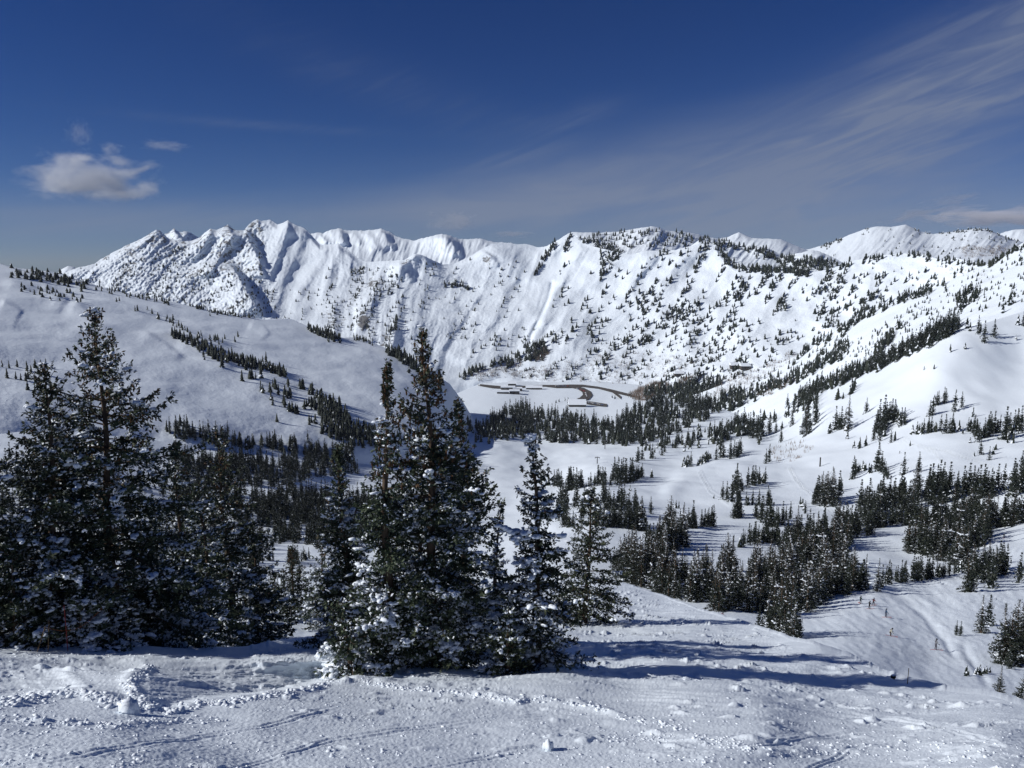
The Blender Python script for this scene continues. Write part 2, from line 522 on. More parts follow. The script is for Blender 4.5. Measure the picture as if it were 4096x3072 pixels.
# wooded basin, knolls and the groomed run on the right ---------------
T_MID = [(-180, 432, 560), (0, 430, 590), (100, 430, 620), (200, 432, 670), (300, 432, 740), (380, 428, 880), (430, 405, 1400), (480, 384, 1720), (520, 381.5, 1750), (600, 381.5, 1750),
         (650, 386, 1690), (680, 394, 1520), (710, 404, 1320), (740, 416, 1150), (762, 421, 1070), (790, 408, 1010), (818, 390, 960), (845, 378, 925), (879, 365, 890),
         (903, 353, 865), (934, 338, 832), (956, 330.5, 825), (985, 323, 845), (1024, 311, 885), (1190, 276, 960)]
C_MID = [(0, 650, 105), (300, 650, 105), (500, 640, 105), (640, 640, 110), (760, 650, 100), (850, 672, 72), (900, 700, 58), (1000, 725, 48), (1180, 740, 45),
         (800, 612, 175), (830, 600, 200), (875, 588, 220), (900, 562, 295), (950, 556, 315), (1015, 558, 300), (1150, 560, 290), (1000, 640, 150), (960, 610, 190), (1020, 690, 88), (930, 660, 115), (870, 625, 150),
         (865, 545, 330), (1000, 520, 400), (950, 470, 490), (1024, 480, 460), (1150, 470, 450), (850, 480, 530), (700, 545, 300), (640, 530, 335), (560, 530, 340), (600, 480, 560),
         (700, 460, 700), (560, 470, 720), (520, 478, 680), (480, 500, 560), (750, 440, 830), (660, 430, 1020), (560, 432, 1020), (500, 440, 900), (600, 405, 1400), (530, 400, 1480), (650, 400, 1420),
         (860, 430, 690), (950, 410, 670), (1024, 400, 694), (930, 370, 745), (1024, 360, 790), (820, 410, 830), (0, 560, 260), (150, 560, 280), (300, 560, 290), (430, 560, 290), (0, 480, 450), (200, 480, 520), (350, 480, 600),
         (430, 470, 700), (430, 440, 880), (-150, 560, 250), (-150, 480, 450), (560, 590, 170), (400, 600, 180), (750, 590, 200), (750, 520, 390), (800, 470, 590)]


def disp_mid(PX, PY, R, P, dtop):
    X, Y = P[..., 0], P[..., 1]
    run = sstep(PX, 770, 850) * sstep(PY, 548, 575)
    fade = sstep(dtop, 0, 10)
    z = fbm(X / 60, Y / 90, 3, 21) * 2.4 * sstep(R, 150, 400) * (1 - sstep(R, 1100, 1400)) + fbm(X / 22, Y / 30, 3, 26) * 0.35 * sstep(R, 120, 300)
    # skied-out moguls
    mog = (fbm((0.9 * PY - 0.45 * PX) / 2.6, (0.9 * PX + 0.45 * PY) / 13, 3, 33) * 0.6 + fbm((0.9 * PY - 0.45 * PX) / 8, (0.9 * PX + 0.45 * PY) / 30, 2, 35) * 0.55) * R / F
    z = z + mog * run * sstep(R, 45, 110)
    zpx = np.zeros_like(R)
    def rid(poly, h, w, ys=1.2):
        dist, t = polydist(PX, PY, poly, ys)
        e = sstep(t, 0, 0.15) * (1 - sstep(t, 0.8, 1))
        return h * e * np.exp(-(dist / w) ** 2)
    # knoll rims
    zpx += rid([(540, 531), (580, 527), (620, 526), (642, 529)], 2, 7) + rid([(640, 545), (665, 531), (690, 527), (718, 530)], 2, 7)
    zpx += rid([(660, 503), (685, 478), (715, 468), (760, 470)], 2.5, 10) + rid([(770, 520), (800, 512), (835, 518)], 1.8, 8)
    zpx += rid([(905, 540), (930, 530), (962, 545)], 1.8, 8) + rid([(985, 555), (1010, 535), (1040, 530)], 1.8, 9) + rid([(860, 480), (900, 474), (960, 482)], 2.5, 9)
    zpx += rid([(520, 470), (600, 468), (690, 455)], 2.0, 8) + rid([(400, 548), (440, 540), (470, 536)], 3, 6) + rid([(270, 585), (330, 575), (420, 572)], 3, 6)
    # gullies on the run
    zpx += rid([(885, 588), (905, 600), (925, 617), (945, 640), (962, 668)], -1.6, 4) + rid([(895, 582), (915, 596), (940, 612)], 1.2, 4)
    zpx += rid([(960, 640), (975, 665), (992, 690)], -1.6, 4) + rid([(1000, 706), (940, 690), (900, 668)], 1.5, 5)
    # ski tracks
    for tr in ([(905, 439), (923, 447), (945, 452), (975, 460), (1024, 478), (1080, 490)], [(918, 446), (935, 453), (944, 465), (950, 475), (960, 483)], [(790, 470), (803, 487), (818, 500), (832, 512)],
               [(880, 575), (930, 580), (985, 592)], [(900, 571), (950, 585), (1000, 600)], [(960, 548), (985, 562), (1010, 572), (1060, 590)], [(950, 600), (990, 605), (1040, 612)], [(940, 625), (990, 622), (1050, 630)],
               [(985, 545), (1005, 550), (1050, 556)], [(700, 475), (710, 492), (730, 503)], [(640, 452), (660, 455), (690, 449)]):
        dist, t = polydist(PX, PY, tr)
        zpx += 0.75 * np.exp(-((dist - 0.9) / 0.6) ** 2) - 0.75 * np.exp(-(dist / 0.7) ** 2)
    return z * fade + zpx * fade * R / F, R * 0, {'rock': R * 0}


layer('mid', 'ground', -180, 1190, 1.25, T_MID, [(-180, 700), (700, 700), (850, 730), (1190, 780)], C_MID, 330, M['snow_mid'], disp_mid, (160, 0.35))

# ridge on the left ----------------------------------------------------
T_LFT = [(-200, 246, 1279), (-60, 255, 1315), (0, 263.7, 1295), (13.6, 267.8, 1272), (35, 269.8, 1278), (60, 273, 1279), (76, 278.7, 1246), (88, 282.7, 1225), (100, 286.8, 1205), (115, 289.5, 1201), (130, 293.6, 1185), (146, 297, 1177), (169, 301, 1174), (190, 305.8, 1164), (207, 309.8, 1155), (224, 313.2, 1151), (239, 316.6, 1145), (251, 317, 1159), (264, 319.3, 1159), (281, 318.8, 1188), (291, 318.7, 1205), (307, 326, 1170), (326, 333.6, 1141), (340, 337.6, 1132), (356, 337, 1161), (372, 342.4, 1145), (388, 349, 1121), (406, 356, 1109), (422, 366.8, 1088), (430, 371, 1085), (450, 384, 1082), (463, 402, 1087), (476, 424, 1038), (490, 446, 907), (515, 470, 770), (570, 497, 794)]
C_LFT = [(-150, 500, 541), (-150, 470, 533), (-150, 455, 529), (-150, 430, 550), (-150, 400, 608), (-150, 370, 680), (-150, 340, 770), (-150, 310, 888), (0, 500, 563), (0, 470, 557), (0, 455, 554), (0, 430, 579), (0, 400, 643), (0, 370, 723), (0, 340, 826), (0, 310, 963), (100, 500, 584), (100, 470, 579), (100, 455, 577), (100, 430, 605), (100, 400, 675), (100, 370, 764), (100, 340, 880), (100, 310, 1038), (200, 500, 610), (200, 470, 608), (200, 455, 607), (200, 430, 639), (200, 400, 719), (200, 370, 820), (200, 340, 956), (300, 500, 644), (300, 470, 645), (300, 455, 646), (300, 430, 685), (300, 400, 776), (300, 370, 897), (300, 340, 1061), (380, 500, 678), (380, 470, 683), (380, 455, 686), (380, 430, 731), (380, 400, 837), (380, 370, 978), (450, 500, 784), (450, 470, 794), (450, 455, 800), (450, 430, 858), (450, 400, 992), (500, 500, 859), (500, 470, 874)]


def disp_left(PX, PY, R, P, dtop):
    X, Y = P[..., 0], P[..., 1]
    fade = sstep(dtop, 0, 12)
    z = fbm(X / 90, Y / 120, 3, 121) * 3 + fbm(X / 30, Y / 40, 3, 125) * .35
    dd = np.zeros_like(R)
    # scarps and cornice drifts below the crest
    for poly, h in (([(2, 278), (22, 285), (48, 293), (66, 303)], 10), ([(40, 284), (58, 292), (70, 303)], 10), ([(70, 300), (88, 312), (98, 326)], 9), ([(0, 300), (12, 306), (24, 313)], 8),
                    ([(150, 296), (185, 307), (215, 318)], 8), ([(178, 336), (196, 346), (214, 357), (240, 366)], 10), ([(140, 330), (165, 345), (185, 360)], 6), ([(250, 320), (262, 326), (270, 338)], 6)):
        dist, t = polydist(PX, PY, poly, 1.0)
        p = np.array(poly, float)
        side = (PX - np.interp(PY, p[:, 1], p[:, 0]))
        e = sstep(t, 0, .2) * (1 - sstep(t, .8, 1))
        dd += 0.8 * h * e * np.where(side > 0, np.exp(-(dist / 2.5) ** 2), np.exp(-(dist / 11) ** 2))
    w = fbm(PX / 26 + PY / 30, PY / 14 - PX / 40, 4, 131)
    dd += w * 1.2
    rock = 0.30 * np.exp(-(polydist(PX, PY, [(-60, 262), (0, 271), (50, 277), (80, 290)], 1)[0] / 7) ** 2) + 0.20 * np.exp(-(polydist(PX, PY, [(20, 288), (50, 292), (75, 302)], 1)[0] / 6) ** 2)
    rock += 0.16 * np.exp(-(polydist(PX, PY, [(265, 358), (290, 372), (330, 395)], 1)[0] / 5) ** 2) + 0.2 * np.exp(-(polydist(PX, PY, [(175, 342), (190, 350)], 1)[0] / 5) ** 2)
    rock += 0.17 * np.exp(-(polydist(PX, PY, [(178, 378), (205, 390), (225, 402)], 1)[0] / 5) ** 2) + 0.15 * np.exp(-(polydist(PX, PY, [(230, 385), (262, 405), (290, 412)], 1)[0] / 5) ** 2)
    return z * fade, dd * fade, {'rock': rock}


layer('left', 'hill', -200, 570, 1.0, T_LFT, [(-200, 500), (570, 500)], C_LFT, 210, M['snow_ridge'], disp_left, (260, 0.5), rough=0.5)

# slope behind the dome on the right -----------------------------------
T_RGT = [(640, 412, 1640), (700, 393, 1600), (740, 378, 1580), (780, 363, 1560), (804, 352, 1545), (823, 339, 1530), (838, 328, 1515), (861, 318, 1490), (872, 312, 1475), (892, 303, 1450), (925, 291, 1410), (945, 283, 1385),
         (974, 269.5, 1350), (989, 263.7, 1335), (1007, 253, 1320), (1024, 242, 1310), (1190, 180, 1260)]
C_RGT = [(1024, 330, 895), (1150, 310, 930), (985, 340, 890), (1024, 365, 840), (985, 365, 845), (945, 350, 945), (880, 378, 1080), (818, 402, 1190), (760, 428, 1300), (700, 425, 1440), (1024, 285, 1075), (950, 320, 1090), (880, 345, 1220), (820, 375, 1340)]


def disp_rgt(PX, PY, R, P, dtop):
    X, Y = P[..., 0], P[..., 1]
    fade = sstep(dtop, 0, 8)
    q = (PX * 0.53 + PY * 0.85)
    dd = fbm(q / 14, (PX - PY) / 120, 3, 141) * 7 + fbm(q / 5, (PX - PY) / 60, 2, 143) * 1.6
    z = fbm(X / 80, Y / 80, 3, 144) * 4
    return z * fade, dd * fade, {'rock': R * 0}


layer('right', 'hill', 640, 1190, 1.25, T_RGT, [(640, 440), (760, 445), (818, 415), (880, 388), (945, 372), (985, 378), (1024, 378), (1190, 360)], C_RGT, 120, M['snow_ridge'], disp_rgt, (200, 0.45), rough=0.3)

# the great snow face across the valley ----------------------------------
T_FAR = [(-200, 300, 2512), (40, 285, 2512), (60, 275, 2512), (76, 268, 2512), (95, 263.7, 2512), (100, 259.7, 2512), (112, 253, 2512), (125, 246, 2512), (141, 239, 2512), (156, 229.8, 2512), (160, 230.5, 2512), (168, 238, 2498), (179, 241, 2475), (190, 241, 2475),
         (199, 238, 2475), (202, 235.3, 2475), (210, 228.5, 2475), (217, 229.8, 2475), (222, 228, 2475), (228, 224.4, 2475), (234, 229.8, 2475), (244, 230.5, 2475), (248, 225.8, 2475), (253, 221, 2475), (257, 219, 2475), (262, 221, 2475), (270, 219.6, 2475), (277, 224.4, 2460), (283, 223, 2452),
         (288, 220.3, 2452), (292, 223, 2445), (296, 225, 2438), (304, 227.8, 2430), (310, 233.2, 2415), (320, 244.7, 2385), (329, 244.5, 2378), (338, 243.4, 2362), (348, 250, 2332), (358, 258.3, 2295), (367, 261.7, 2272), (386, 261, 2250),
         (405, 259.7, 2228), (415, 253.6, 2220), (424, 255.6, 2220), (432, 259.7, 2228), (442, 264.4, 2235), (453, 263.7, 2242), (467, 258.3, 2250), (480, 250, 2258), (493, 243.4, 2265), (514, 244, 2272), (527, 244, 2272), (538, 247.5, 2265),
         (547, 246, 2258), (558, 240, 2250), (568, 233.5, 2250), (572, 232.6, 2250), (577, 238, 2235), (583, 243.4, 2212), (600, 248, 2175), (622, 254, 2138), (632, 254.5, 2130), (644, 250.8, 2130), (660, 250.5, 2130), (675, 250, 2122), (690, 246, 2122),
         (703, 243.4, 2122), (716, 244.7, 2115), (722, 254, 2085), (736, 266.4, 2040), (758, 269, 2010), (784, 269, 1988), (810, 273, 1965), (834, 267.8, 1965), (850, 261, 1965), (872, 257, 1965), (899, 253, 1950), (924, 254, 1920), (940, 259.7, 1875), (957, 258.3, 1845),
         (972, 261.7, 1800), (986, 264.4, 1762), (1010, 268, 1725), (1190, 280, 1650)]
C_FAR = [(0, 430, 1612), (200, 430, 1612), (350, 420, 1612), (480, 392, 1748), (560, 388, 1748), (650, 392, 1710), (720, 430, 1538), (850, 430, 1462), (1000, 400, 1425), (1150, 400, 1388), (200, 320, 2062), (300, 320, 2025), (380, 330, 1920), (480, 330, 1950),
         (600, 320, 1965), (700, 330, 1875), (800, 320, 1838), (900, 300, 1800), (560, 360, 1822), (650, 360, 1800), (750, 370, 1688), (-150, 430, 1612)]


def disp_far(PX, PY, R, P, dtop):
    fade = sstep(dtop, 0, 6)
    # fall-line direction changes along the face
    a = np.interp(PX, [60, 200, 270, 330, 430, 560, 720, 900], [0.66, 0.80, 1.30, 1.38, 1.15, 1.0, 0.85, 0.70])
    # curve the lines so the pattern stays smooth: work from the crest
    q = PX * np.sin(a) + PY * np.cos(a)
    p = -PX * np.cos(a) + PY * np.sin(a)
    wob = fbm(PX / 40, PY / 40, 3, 160) * 5
    g1 = ridged((q + wob) / 34, p / 150, 2, 161)
    g2 = ridged((q + wob) / 13, p / 60, 3, 165)
    g3 = ridged((q + wob * .6) / 5.0, p / 20, 3, 169)
    rug = np.interp(PX, [60, 200, 250, 300, 340, 430, 480, 560, 700, 800, 1000], [1.0, 1.15, 0.75, 0.34, 0.28, 0.24, 0.22, 0.18, 0.20, 0.18, 0.18])
    low = 1 - 0.75 * sstep(PY, 335, 385)
    craggy = np.interp(PX, [60, 150, 250, 275, 300, 350, 420, 480, 520, 600], [1, 1, 1, 0.30, 0.12, 0.22, 0.22, 0.2, 0.08, 0.06])
    dd = (g1 * 19 * np.clip(rug + 0.25, 0, 1) + g2 * 10 * rug + g3 * 5.0 * rug * craggy) * low
    dd += fbm(PX / 60, PY / 34, 3, 175) * 17
    dd += fbm(PX / 2.6, PY / 2.2, 3, 177) * 5.5 * craggy * low
    S = [([(245, 231), (247, 238), (252, 247), (257, 258), (263, 268)], 62, 22, 4.5), ([(229, 264), (238, 277), (247, 292), (255, 305), (262, 318)], 78, 26, 5), ([(234, 229), (228, 243), (216, 262), (203, 280)], 40, 16, 6),
         ([(256, 266), (261, 271), (264, 278)], 24, 10, 3), ([(211, 229), (205, 243), (193, 262)], 30, 14, 5), ([(288, 221), (284, 236), (276, 258), (268, 280)], 26, 15, 6), ([(304, 228), (298, 246), (287, 268), (280, 290)], 26, 14, 7),
         ([(325, 246), (319, 260), (307, 279), (296, 298)], 30, 12, 6), ([(338, 244), (334, 262), (325, 283), (318, 305)], 34, 13, 6), ([(348, 250), (344, 272), (335, 295)], 18, 10, 5),
         ([(415, 254), (405, 261), (403, 270), (412, 282)], 46, 14, 5), ([(404, 262), (392, 276), (378, 296), (364, 322)], 30, 14, 8), ([(480, 250), (492, 258), (497, 268)], 26, 12, 4), ([(372, 296), (366, 312), (362, 332)], 30, 12, 4),
         ([(572, 234), (560, 246), (545, 258), (528, 276)], 34, 16, 8), ([(583, 244), (572, 262), (556, 290), (544, 312)], 24, 13, 6), ([(566, 268), (560, 290), (549, 312), (537, 340), (527, 358)], 20, 9, 4),
         ([(703, 244), (692, 258), (672, 284), (655, 305)], 26, 16, 8), ([(660, 252), (650, 266), (634, 280), (628, 296)], 22, 12, 4), ([(716, 246), (722, 258), (730, 268)], 18, 12, 5), ([(850, 262), (838, 276), (822, 292)], 18, 14, 7),
         ([(870, 276), (868, 290), (872, 303)], 16, 9, 4), ([(479, 295), (466, 312), (458, 330)], 22, 14, 4), ([(455, 296), (452, 304), (456, 312)], 22, 10, 4)]
    for poly, h, wl, wr in S:
        dd += spur(PX, PY, poly, h * (0.9 if poly[0][0] < 300 else 0.42 if poly[0][0] < 500 else 0.25), wl, wr)
    # carved gully of the slide path
    dist, t = polydist(PX, PY, [(552, 284), (548, 300), (540, 318), (531, 336), (528, 352)], 1)
    dd -= 8 * np.exp(-(dist / 2.2) ** 2)
    rock = np.interp(PX, [60, 120, 200, 262, 272, 300, 1100], [0.315, 0.335, 0.355, 0.35, 0.14, 0.07, 0.0]) * (1 - 0.3 * sstep(PY, 255, 320))
    def patch(cx, cy, sx, sy, h): return h * np.exp(-((PX - cx) / sx) ** 2 - ((PY - cy) / sy) ** 2)
    rock = rock + patch(364, 325, 7, 12, 0.42) + patch(352, 305, 22, 18, 0.24) + patch(375, 285, 18, 14, 0.30) + patch(404, 265, 8, 9, 0.30) + patch(487, 258, 12, 10, 0.38) + patch(386, 340, 16, 12, 0.3)
    rock += patch(330, 320, 20, 14, 0.3) + patch(418, 258, 10, 6, 0.25) + patch(420, 300, 20, 12, 0.22) + patch(595, 362, 60, 10, 0.10)
    return R * 0, dd * (0.25 + 0.75 * fade), {'rock': rock}


layer('far', 'mountain', -200, 1190, 0.8, T_FAR, [(-200, 440), (400, 430), (470, 396), (520, 390), (600, 389), (650, 395), (700, 420), (760, 440), (1190, 440)], C_FAR, 300, M['snow_far'], disp_far, (500, 0.8), rough=0.55)


def disp_back(seed, amp, rk, lean=0.9, ribs=()):
    def f(PX, PY, R, P, dtop):
        fade = sstep(dtop, 0, 4)
        q = PX * math.sin(lean) + PY * math.cos(lean); p = -PX * math.cos(lean) + PY * math.sin(lean)
        g = ridged(q / 16, p / 60, 3, seed) * amp + ridged(q / 5.5, p / 22, 3, seed + 5) * amp * 0.45 + fbm(PX / 40, PY / 30, 2, seed + 9) * amp
        for poly, h, wl, wr in ribs: g = g + spur(PX, PY, poly, h * 0.95, wl * 0.7, wr)
        rock = np.zeros_like(R) + rk
        return R * 0, g * (0.3 + 0.7 * fade), {'rock': rock}
    return f


def back_layer(name, x0, x1, top, ybot, r_bot, seed, amp, rk, lean=0.9, rough=0.6, rows=70, ribs=()):
    xm = [x0, (x0 + x1) / 2, x1]
    layer(name, 'mountain', x0, x1, 0.8, top, [(x0, ybot), (x1, ybot)], [(x, ybot, r_bot) for x in xm], rows, M['snow_far'], disp_back(seed, amp, rk, lean, ribs), (600, 0.7), rough)


back_layer('bowl', 285, 575, [(285, 250, 3225), (310, 234, 3225), (316, 232.5, 3225), (323, 233.2, 3225), (331, 229.8, 3225), (339, 228.5, 3225), (348, 230.5, 3225), (365, 230.5, 3210), (381, 228.7, 3188), (391, 232.5, 3150), (398, 237.3, 3112), (414, 240.7, 3075),
                               (428, 236.6, 3060), (442, 233.9, 3045), (449, 235.3, 3038), (461, 239.3, 3038), (480, 238.6, 3038), (493, 242, 3038), (508, 242.7, 3038), (525, 245, 3038), (575, 262, 3038)], 285, 2590, 201, 17, 0.24, 1.25, 0.9, 70, [([(338, 229), (341, 234), (345, 246)], 60, 22, 4), ([(381, 229), (386, 238), (392, 250)], 46, 20, 5), ([(366, 231), (372, 240), (380, 254)], 34, 14, 5), ([(352, 231), (356, 238), (360, 246)], 26, 10, 4), ([(443, 234), (450, 244), (462, 258)], 60, 24, 7), ([(318, 233), (322, 238), (330, 244)], 24, 10, 4)])
back_layer('pyramid', 150, 225, [(150, 246, 3225), (160, 236, 3225), (168, 233, 3225), (174, 228.5, 3225), (179, 232.5, 3225), (184, 231, 3225), (191, 232.5, 3225), (199, 238, 3225), (208, 246, 3225), (225, 262, 3225)], 270, 2850, 215, 22, 0.34, 0.9, 0.9, 70, [([(174, 229), (178, 236), (184, 244)], 46, 14, 4), ([(184, 231), (189, 237), (194, 243)], 30, 8, 4)])
back_layer('flag', 555, 870, [(555, 248, 2775), (568, 233.5, 2775), (572, 231.9, 2775), (584, 232.5, 2775), (606, 232.5, 2775), (622, 231.2, 2775), (636, 228.5, 2775), (652, 226.2, 2775), (657, 227, 2775), (665, 230.5, 2790), (680, 231.9, 2820), (690, 232.5, 2850), (701, 235.3, 2888),
                              (717, 238.6, 2925), (728, 237.3, 2962), (734, 234, 2962), (739, 232.3, 2962), (745, 235, 2962), (751, 238, 2962), (764, 238.6, 2962), (781, 239.3, 2962), (793, 244.7, 2962), (804, 249, 2962), (870, 275, 2962)], 285, 2250, 231, 22, 0.06, 0.95, 0.5, 80)
back_layer('shoulder', 690, 870, [(690, 246, 2475), (700, 240, 2475), (727, 243, 2475), (740, 245.5, 2475), (750, 248, 2475), (758, 245.6, 2475), (772, 250, 2475), (783, 255.6, 2475), (800, 253, 2438), (811, 250, 2438), (820, 251.5, 2438), (838, 259.7, 2400), (850, 266, 2362), (870, 280, 2325)], 292, 2140, 247, 15, 0.05)
back_layer('cone', 775, 1190, [(775, 262, 3225), (793, 253, 3225), (815, 247.5, 3225), (831, 242.7, 3225), (850, 234.6, 3225), (865, 229, 3225), (877, 226.2, 3225), (891, 227, 3225), (900, 225.5, 3225), (906, 224.6, 3225), (913, 227.8, 3225), (922, 231.9, 3225), (934, 233.9, 3225),
                               (951, 231.9, 3225), (972, 228.7, 3225), (986, 229, 3225), (994, 231.9, 3225), (1002, 235.3, 3225), (1016, 240.7, 3225), (1040, 246, 3225), (1190, 260, 3225)], 290, 2480, 261, 18, 0.03, 0.8, 0.35, 80)
back_layer('horizon', 960, 1190, [(960, 246, 4875), (994, 237, 4875), (1003, 232.5, 4875), (1012, 230, 4875), (1024, 229, 4875), (1060, 233, 4875), (1190, 240, 4875)], 270, 4100, 275, 40, 0.15, 0.9, 0.6, 40)
back_layer('snowcap', 20, 110, [(20, 276, 3150), (56, 274, 3150), (62, 269, 3150), (68, 266, 3150), (74, 267, 3150), (80, 271, 3150), (110, 280, 3150)], 300, 2700, 283, 18, 0.05, 0.9, 0.3, 40)
FARS = ['far', 'bowl', 'flag', 'shoulder', 'cone', 'pyramid', 'horizon']

# ------------------------------------------------------------------ conifers
def _ico(sub):
    import bmesh
    bm = bmesh.new()
    bmesh.ops.create_icosphere(bm, subdivisions=sub, radius=1)
    v = np.array([p.co[:] for p in bm.verts]); f = np.array([[q.index for q in p.verts] for p in bm.faces])
    bm.free()
    return v, f


ICO1, ICO2 = _ico(1), _ico(2)


def scatter(proto, pos, scl, rots, g, jitter=0.0):
    """many copies of a small mesh as one array: pos (n,3), scl (n,3)"""
    v, f = proto
    n = len(pos)
    V = np.repeat(v[None], n, 0)
    if jitter: V = V * (1 + jitter * g.standard_normal((n, len(v), 1)))
    V = V * scl[:, None, :]
    c, s = np.cos(rots)[:, None], np.sin(rots)[:, None]
    x = V[..., 0] * c - V[..., 1] * s; y = V[..., 0] * s + V[..., 1] * c
    V = np.stack([x, y, V[..., 2]], -1) + pos[:, None, :]
    Fc = f[None] + (np.arange(n) * len(v))[:, None, None]
    return V.reshape(-1, 3), Fc.reshape(-1, f.shape[1])


def tube(points, radii, sides):
    """quads round a polyline"""
    P = np.array(points, float); n = len(P)
    T = np.gradient(P, axis=0); T /= np.linalg.norm(T, axis=1)[:, None] + 1e-9
    up = np.where(np.abs(T[:, 2:3]) > 0.9, np.array([[1., 0, 0]]), np.array([[0, 0, 1.]]))
    A = np.cross(T, up); A /= np.linalg.norm(A, axis=1)[:, None] + 1e-9
    B = np.cross(T, A)
    th = np.arange(sides) * 2 * math.pi / sides
    V = P[:, None] + (A[:, None] * np.cos(th)[None, :, None] + B[:, None] * np.sin(th)[None, :, None]) * np.array(radii)[:, None, None]
    i = np.arange(n * sides).reshape(n, sides)
    f = np.stack([i[:-1], np.roll(i[:-1], -1, 1), np.roll(i[1:], -1, 1), i[1:]], -1).reshape(-1, 4)
    return V.reshape(-1, 3), f


def cat_parts(parts):
    V = []; Fc = []; o = 0
    for v, f in parts:
        V.append(v); Fc.append(f + o); o += len(v)
    return np.concatenate(V), np.concatenate(Fc)


def spruce(seed, H, R, prof, step=0.30, nb=6, tuft=0.15, blades=5, tspace=0.13, twig_gap=0.19, snow=0.5, bigsnow=0.3, base=0.03, lean=(0, 0), brown=0.0, cones=0, wide=0.0, needle='needles', sides=8, ico=ICO1, gaps=0.12, bw=0.30, longb=0.10, tmin=0.42):
    """meshes of one spruce: trunk with boughs, needle tufts, snow, hanging cones. R crown radius at the widest point, prof list of (t, factor)"""
    g = np.random.default_rng(seed)
    pt = np.array(prof, float)
    zs = np.linspace(0, H, 14)
    lx, ly = lean
    bend = lambda z: np.stack([lx * (z / H) ** 2 + 0.05 * np.sin(z * 1.1 + seed), ly * (z / H) ** 2 + 0.05 * np.cos(z * 0.9 + seed), z], -1)
    r0 = H * 0.013 + 0.04
    wood = [tube(bend(zs), r0 * (1 - zs / H) ** 0.9 + 0.008, sides)]
    anchors = []; axes = []; sizes = []; tints = []; onb = []
    z = H * base
    while z < H * 0.985:
        t = z / H
        Rl = R * np.interp(t, pt[:, 0], pt[:, 1])
        tsc = min(1.0, max(tmin, 1.7 * Rl / R))
        n = max(3, int(round(nb * (0.6 + 0.5 * (1 - t)))))
        a0 = g.uniform(0, 6.28)
        for k in range(n):
            if g.random() < gaps: continue
            a = a0 + k * 6.283 / n + g.normal(0, 0.25)
            L = Rl * g.uniform(0.58, 1.10)
            if g.random() < longb: L *= 1.35
            L = max(L, 0.12)
            e0 = np.interp(t, [0, 0.35, 0.75, 1], [-0.10, 0.02, 0.32, 1.0]) + g.normal(0, 0.09)
            curve = np.interp(t, [0, 0.4, 0.8, 1], [-0.42, -0.34, -0.10, 0.1])
            u = np.linspace(0, 1, 7)
            hd = np.array([math.cos(a), math.sin(a), 0])
            zz = L * (e0 * u + curve * u * u + 0.22 * u ** 4)
            pts = bend(np.array([z]))[0] + hd * (L * u)[:, None] * (1 - 0.1 * e0) + np.array([0, 0, 1]) * zz[:, None]
            wood.append(tube(pts, np.linspace(0.012 + 0.010 * L, 0.005, 7), 3))
            perp = np.array([-hd[1], hd[0], 0])
            # tufts on the bough itself
            m = max(2, int(L / tspace))
            uu = np.linspace(0.12 + 0.1 * (L > 1.2), 1.03, m)
            bp = np.stack([np.interp(uu, u, pts[:, i]) for i in range(3)], -1)
            anchors.append(bp); axes.append(np.repeat((hd + np.array([0, 0, 0.25]))[None], m, 0)); sizes.append(np.full(m, 1.0 * tsc)); onb.append(uu)
            # side twigs
            tw = np.arange(0.15 + 0.12 * (L > 1.2), 0.98, twig_gap / max(L, 0.3))
            for ui in tw:
                for sd in (-1, 1):
                    if g.random() < 0.12: continue
                    tl = min(bw * L * (1.12 - ui) + 0.10, 0.75) * g.uniform(0.6, 1.25)
                    ang = g.uniform(0.65, 1.15)
                    d = hd * math.cos(ang) + perp * sd * math.sin(ang) + np.array([0, 0, g.uniform(-0.45, 0.12)])
                    mm = max(1, int(tl / tspace))
                    s_ = np.linspace(0.35 if mm < 3 else 0.25, 1.0, mm)[:, None] * tl
                    o = np.array([np.interp(ui, u, pts[:, i]) for i in range(3)])
                    drop = -0.28 * (s_ ** 2)
                    anchors.append(o + d * s_ + np.array([0, 0, 1]) * drop); axes.append(np.repeat(d[None], mm, 0)); sizes.append(np.full(mm, 0.9 * tsc)); onb.append(np.full(mm, ui))
        z += step * g.uniform(0.75, 1.25) * (1.0 - 0.35 * t)
    # leader
    m = 6
    lz = np.linspace(0.955, 1.0, m) * H
    anchors.append(bend(lz)); axes.append(np.repeat(np.array([[0.1, 0, 1.0]]), m, 0)); sizes.append(np.linspace(max(0.5, tmin), max(0.3, tmin * 0.7), m)); onb.append(np.full(m, 0.6))
    A = np.concatenate(anchors); D = np.concatenate(axes); S = np.concatenate(sizes); U = np.concatenate(onb)
    D /= np.linalg.norm(D, axis=1)[:, None]
    N = len(A)
    # needle blades round each anchor
    K = blades
    At = np.repeat(A, K, 0); Dt = np.repeat(D, K, 0); St = np.repeat(S, K)
    rd = g.standard_normal((N * K, 3)); rd -= (rd * Dt).sum(1)[:, None] * Dt; rd /= np.linalg.norm(rd, axis=1)[:, None]
    ln = tuft * St * g.uniform(0.7, 1.3, N * K)
    tip = Dt * 0.75 + rd * g.uniform(0.45, 1.0, N * K)[:, None]; tip /= np.linalg.norm(tip, axis=1)[:, None]
    sd = np.cross(tip, rd + g.standard_normal((N * K, 3)) * 0.4); sd /= np.linalg.norm(sd, axis=1)[:, None] + 1e-9
    w = (tuft * 0.24 * St)[:, None]
    o = At - Dt * (tuft * 0.3 * St)[:, None] + g.standard_normal((N * K, 3)) * (tuft * 0.16 * St)[:, None]
    V = np.stack([o - sd * w * .5, o + tip * ln[:, None] * 0.55 + sd * w, o + tip * ln[:, None], o + tip * ln[:, None] * 0.45 - sd * w], 1).reshape(-1, 3)
    Fc = np.arange(N * K * 4).reshape(-1, 4)
    hz = A[:, 2] / H
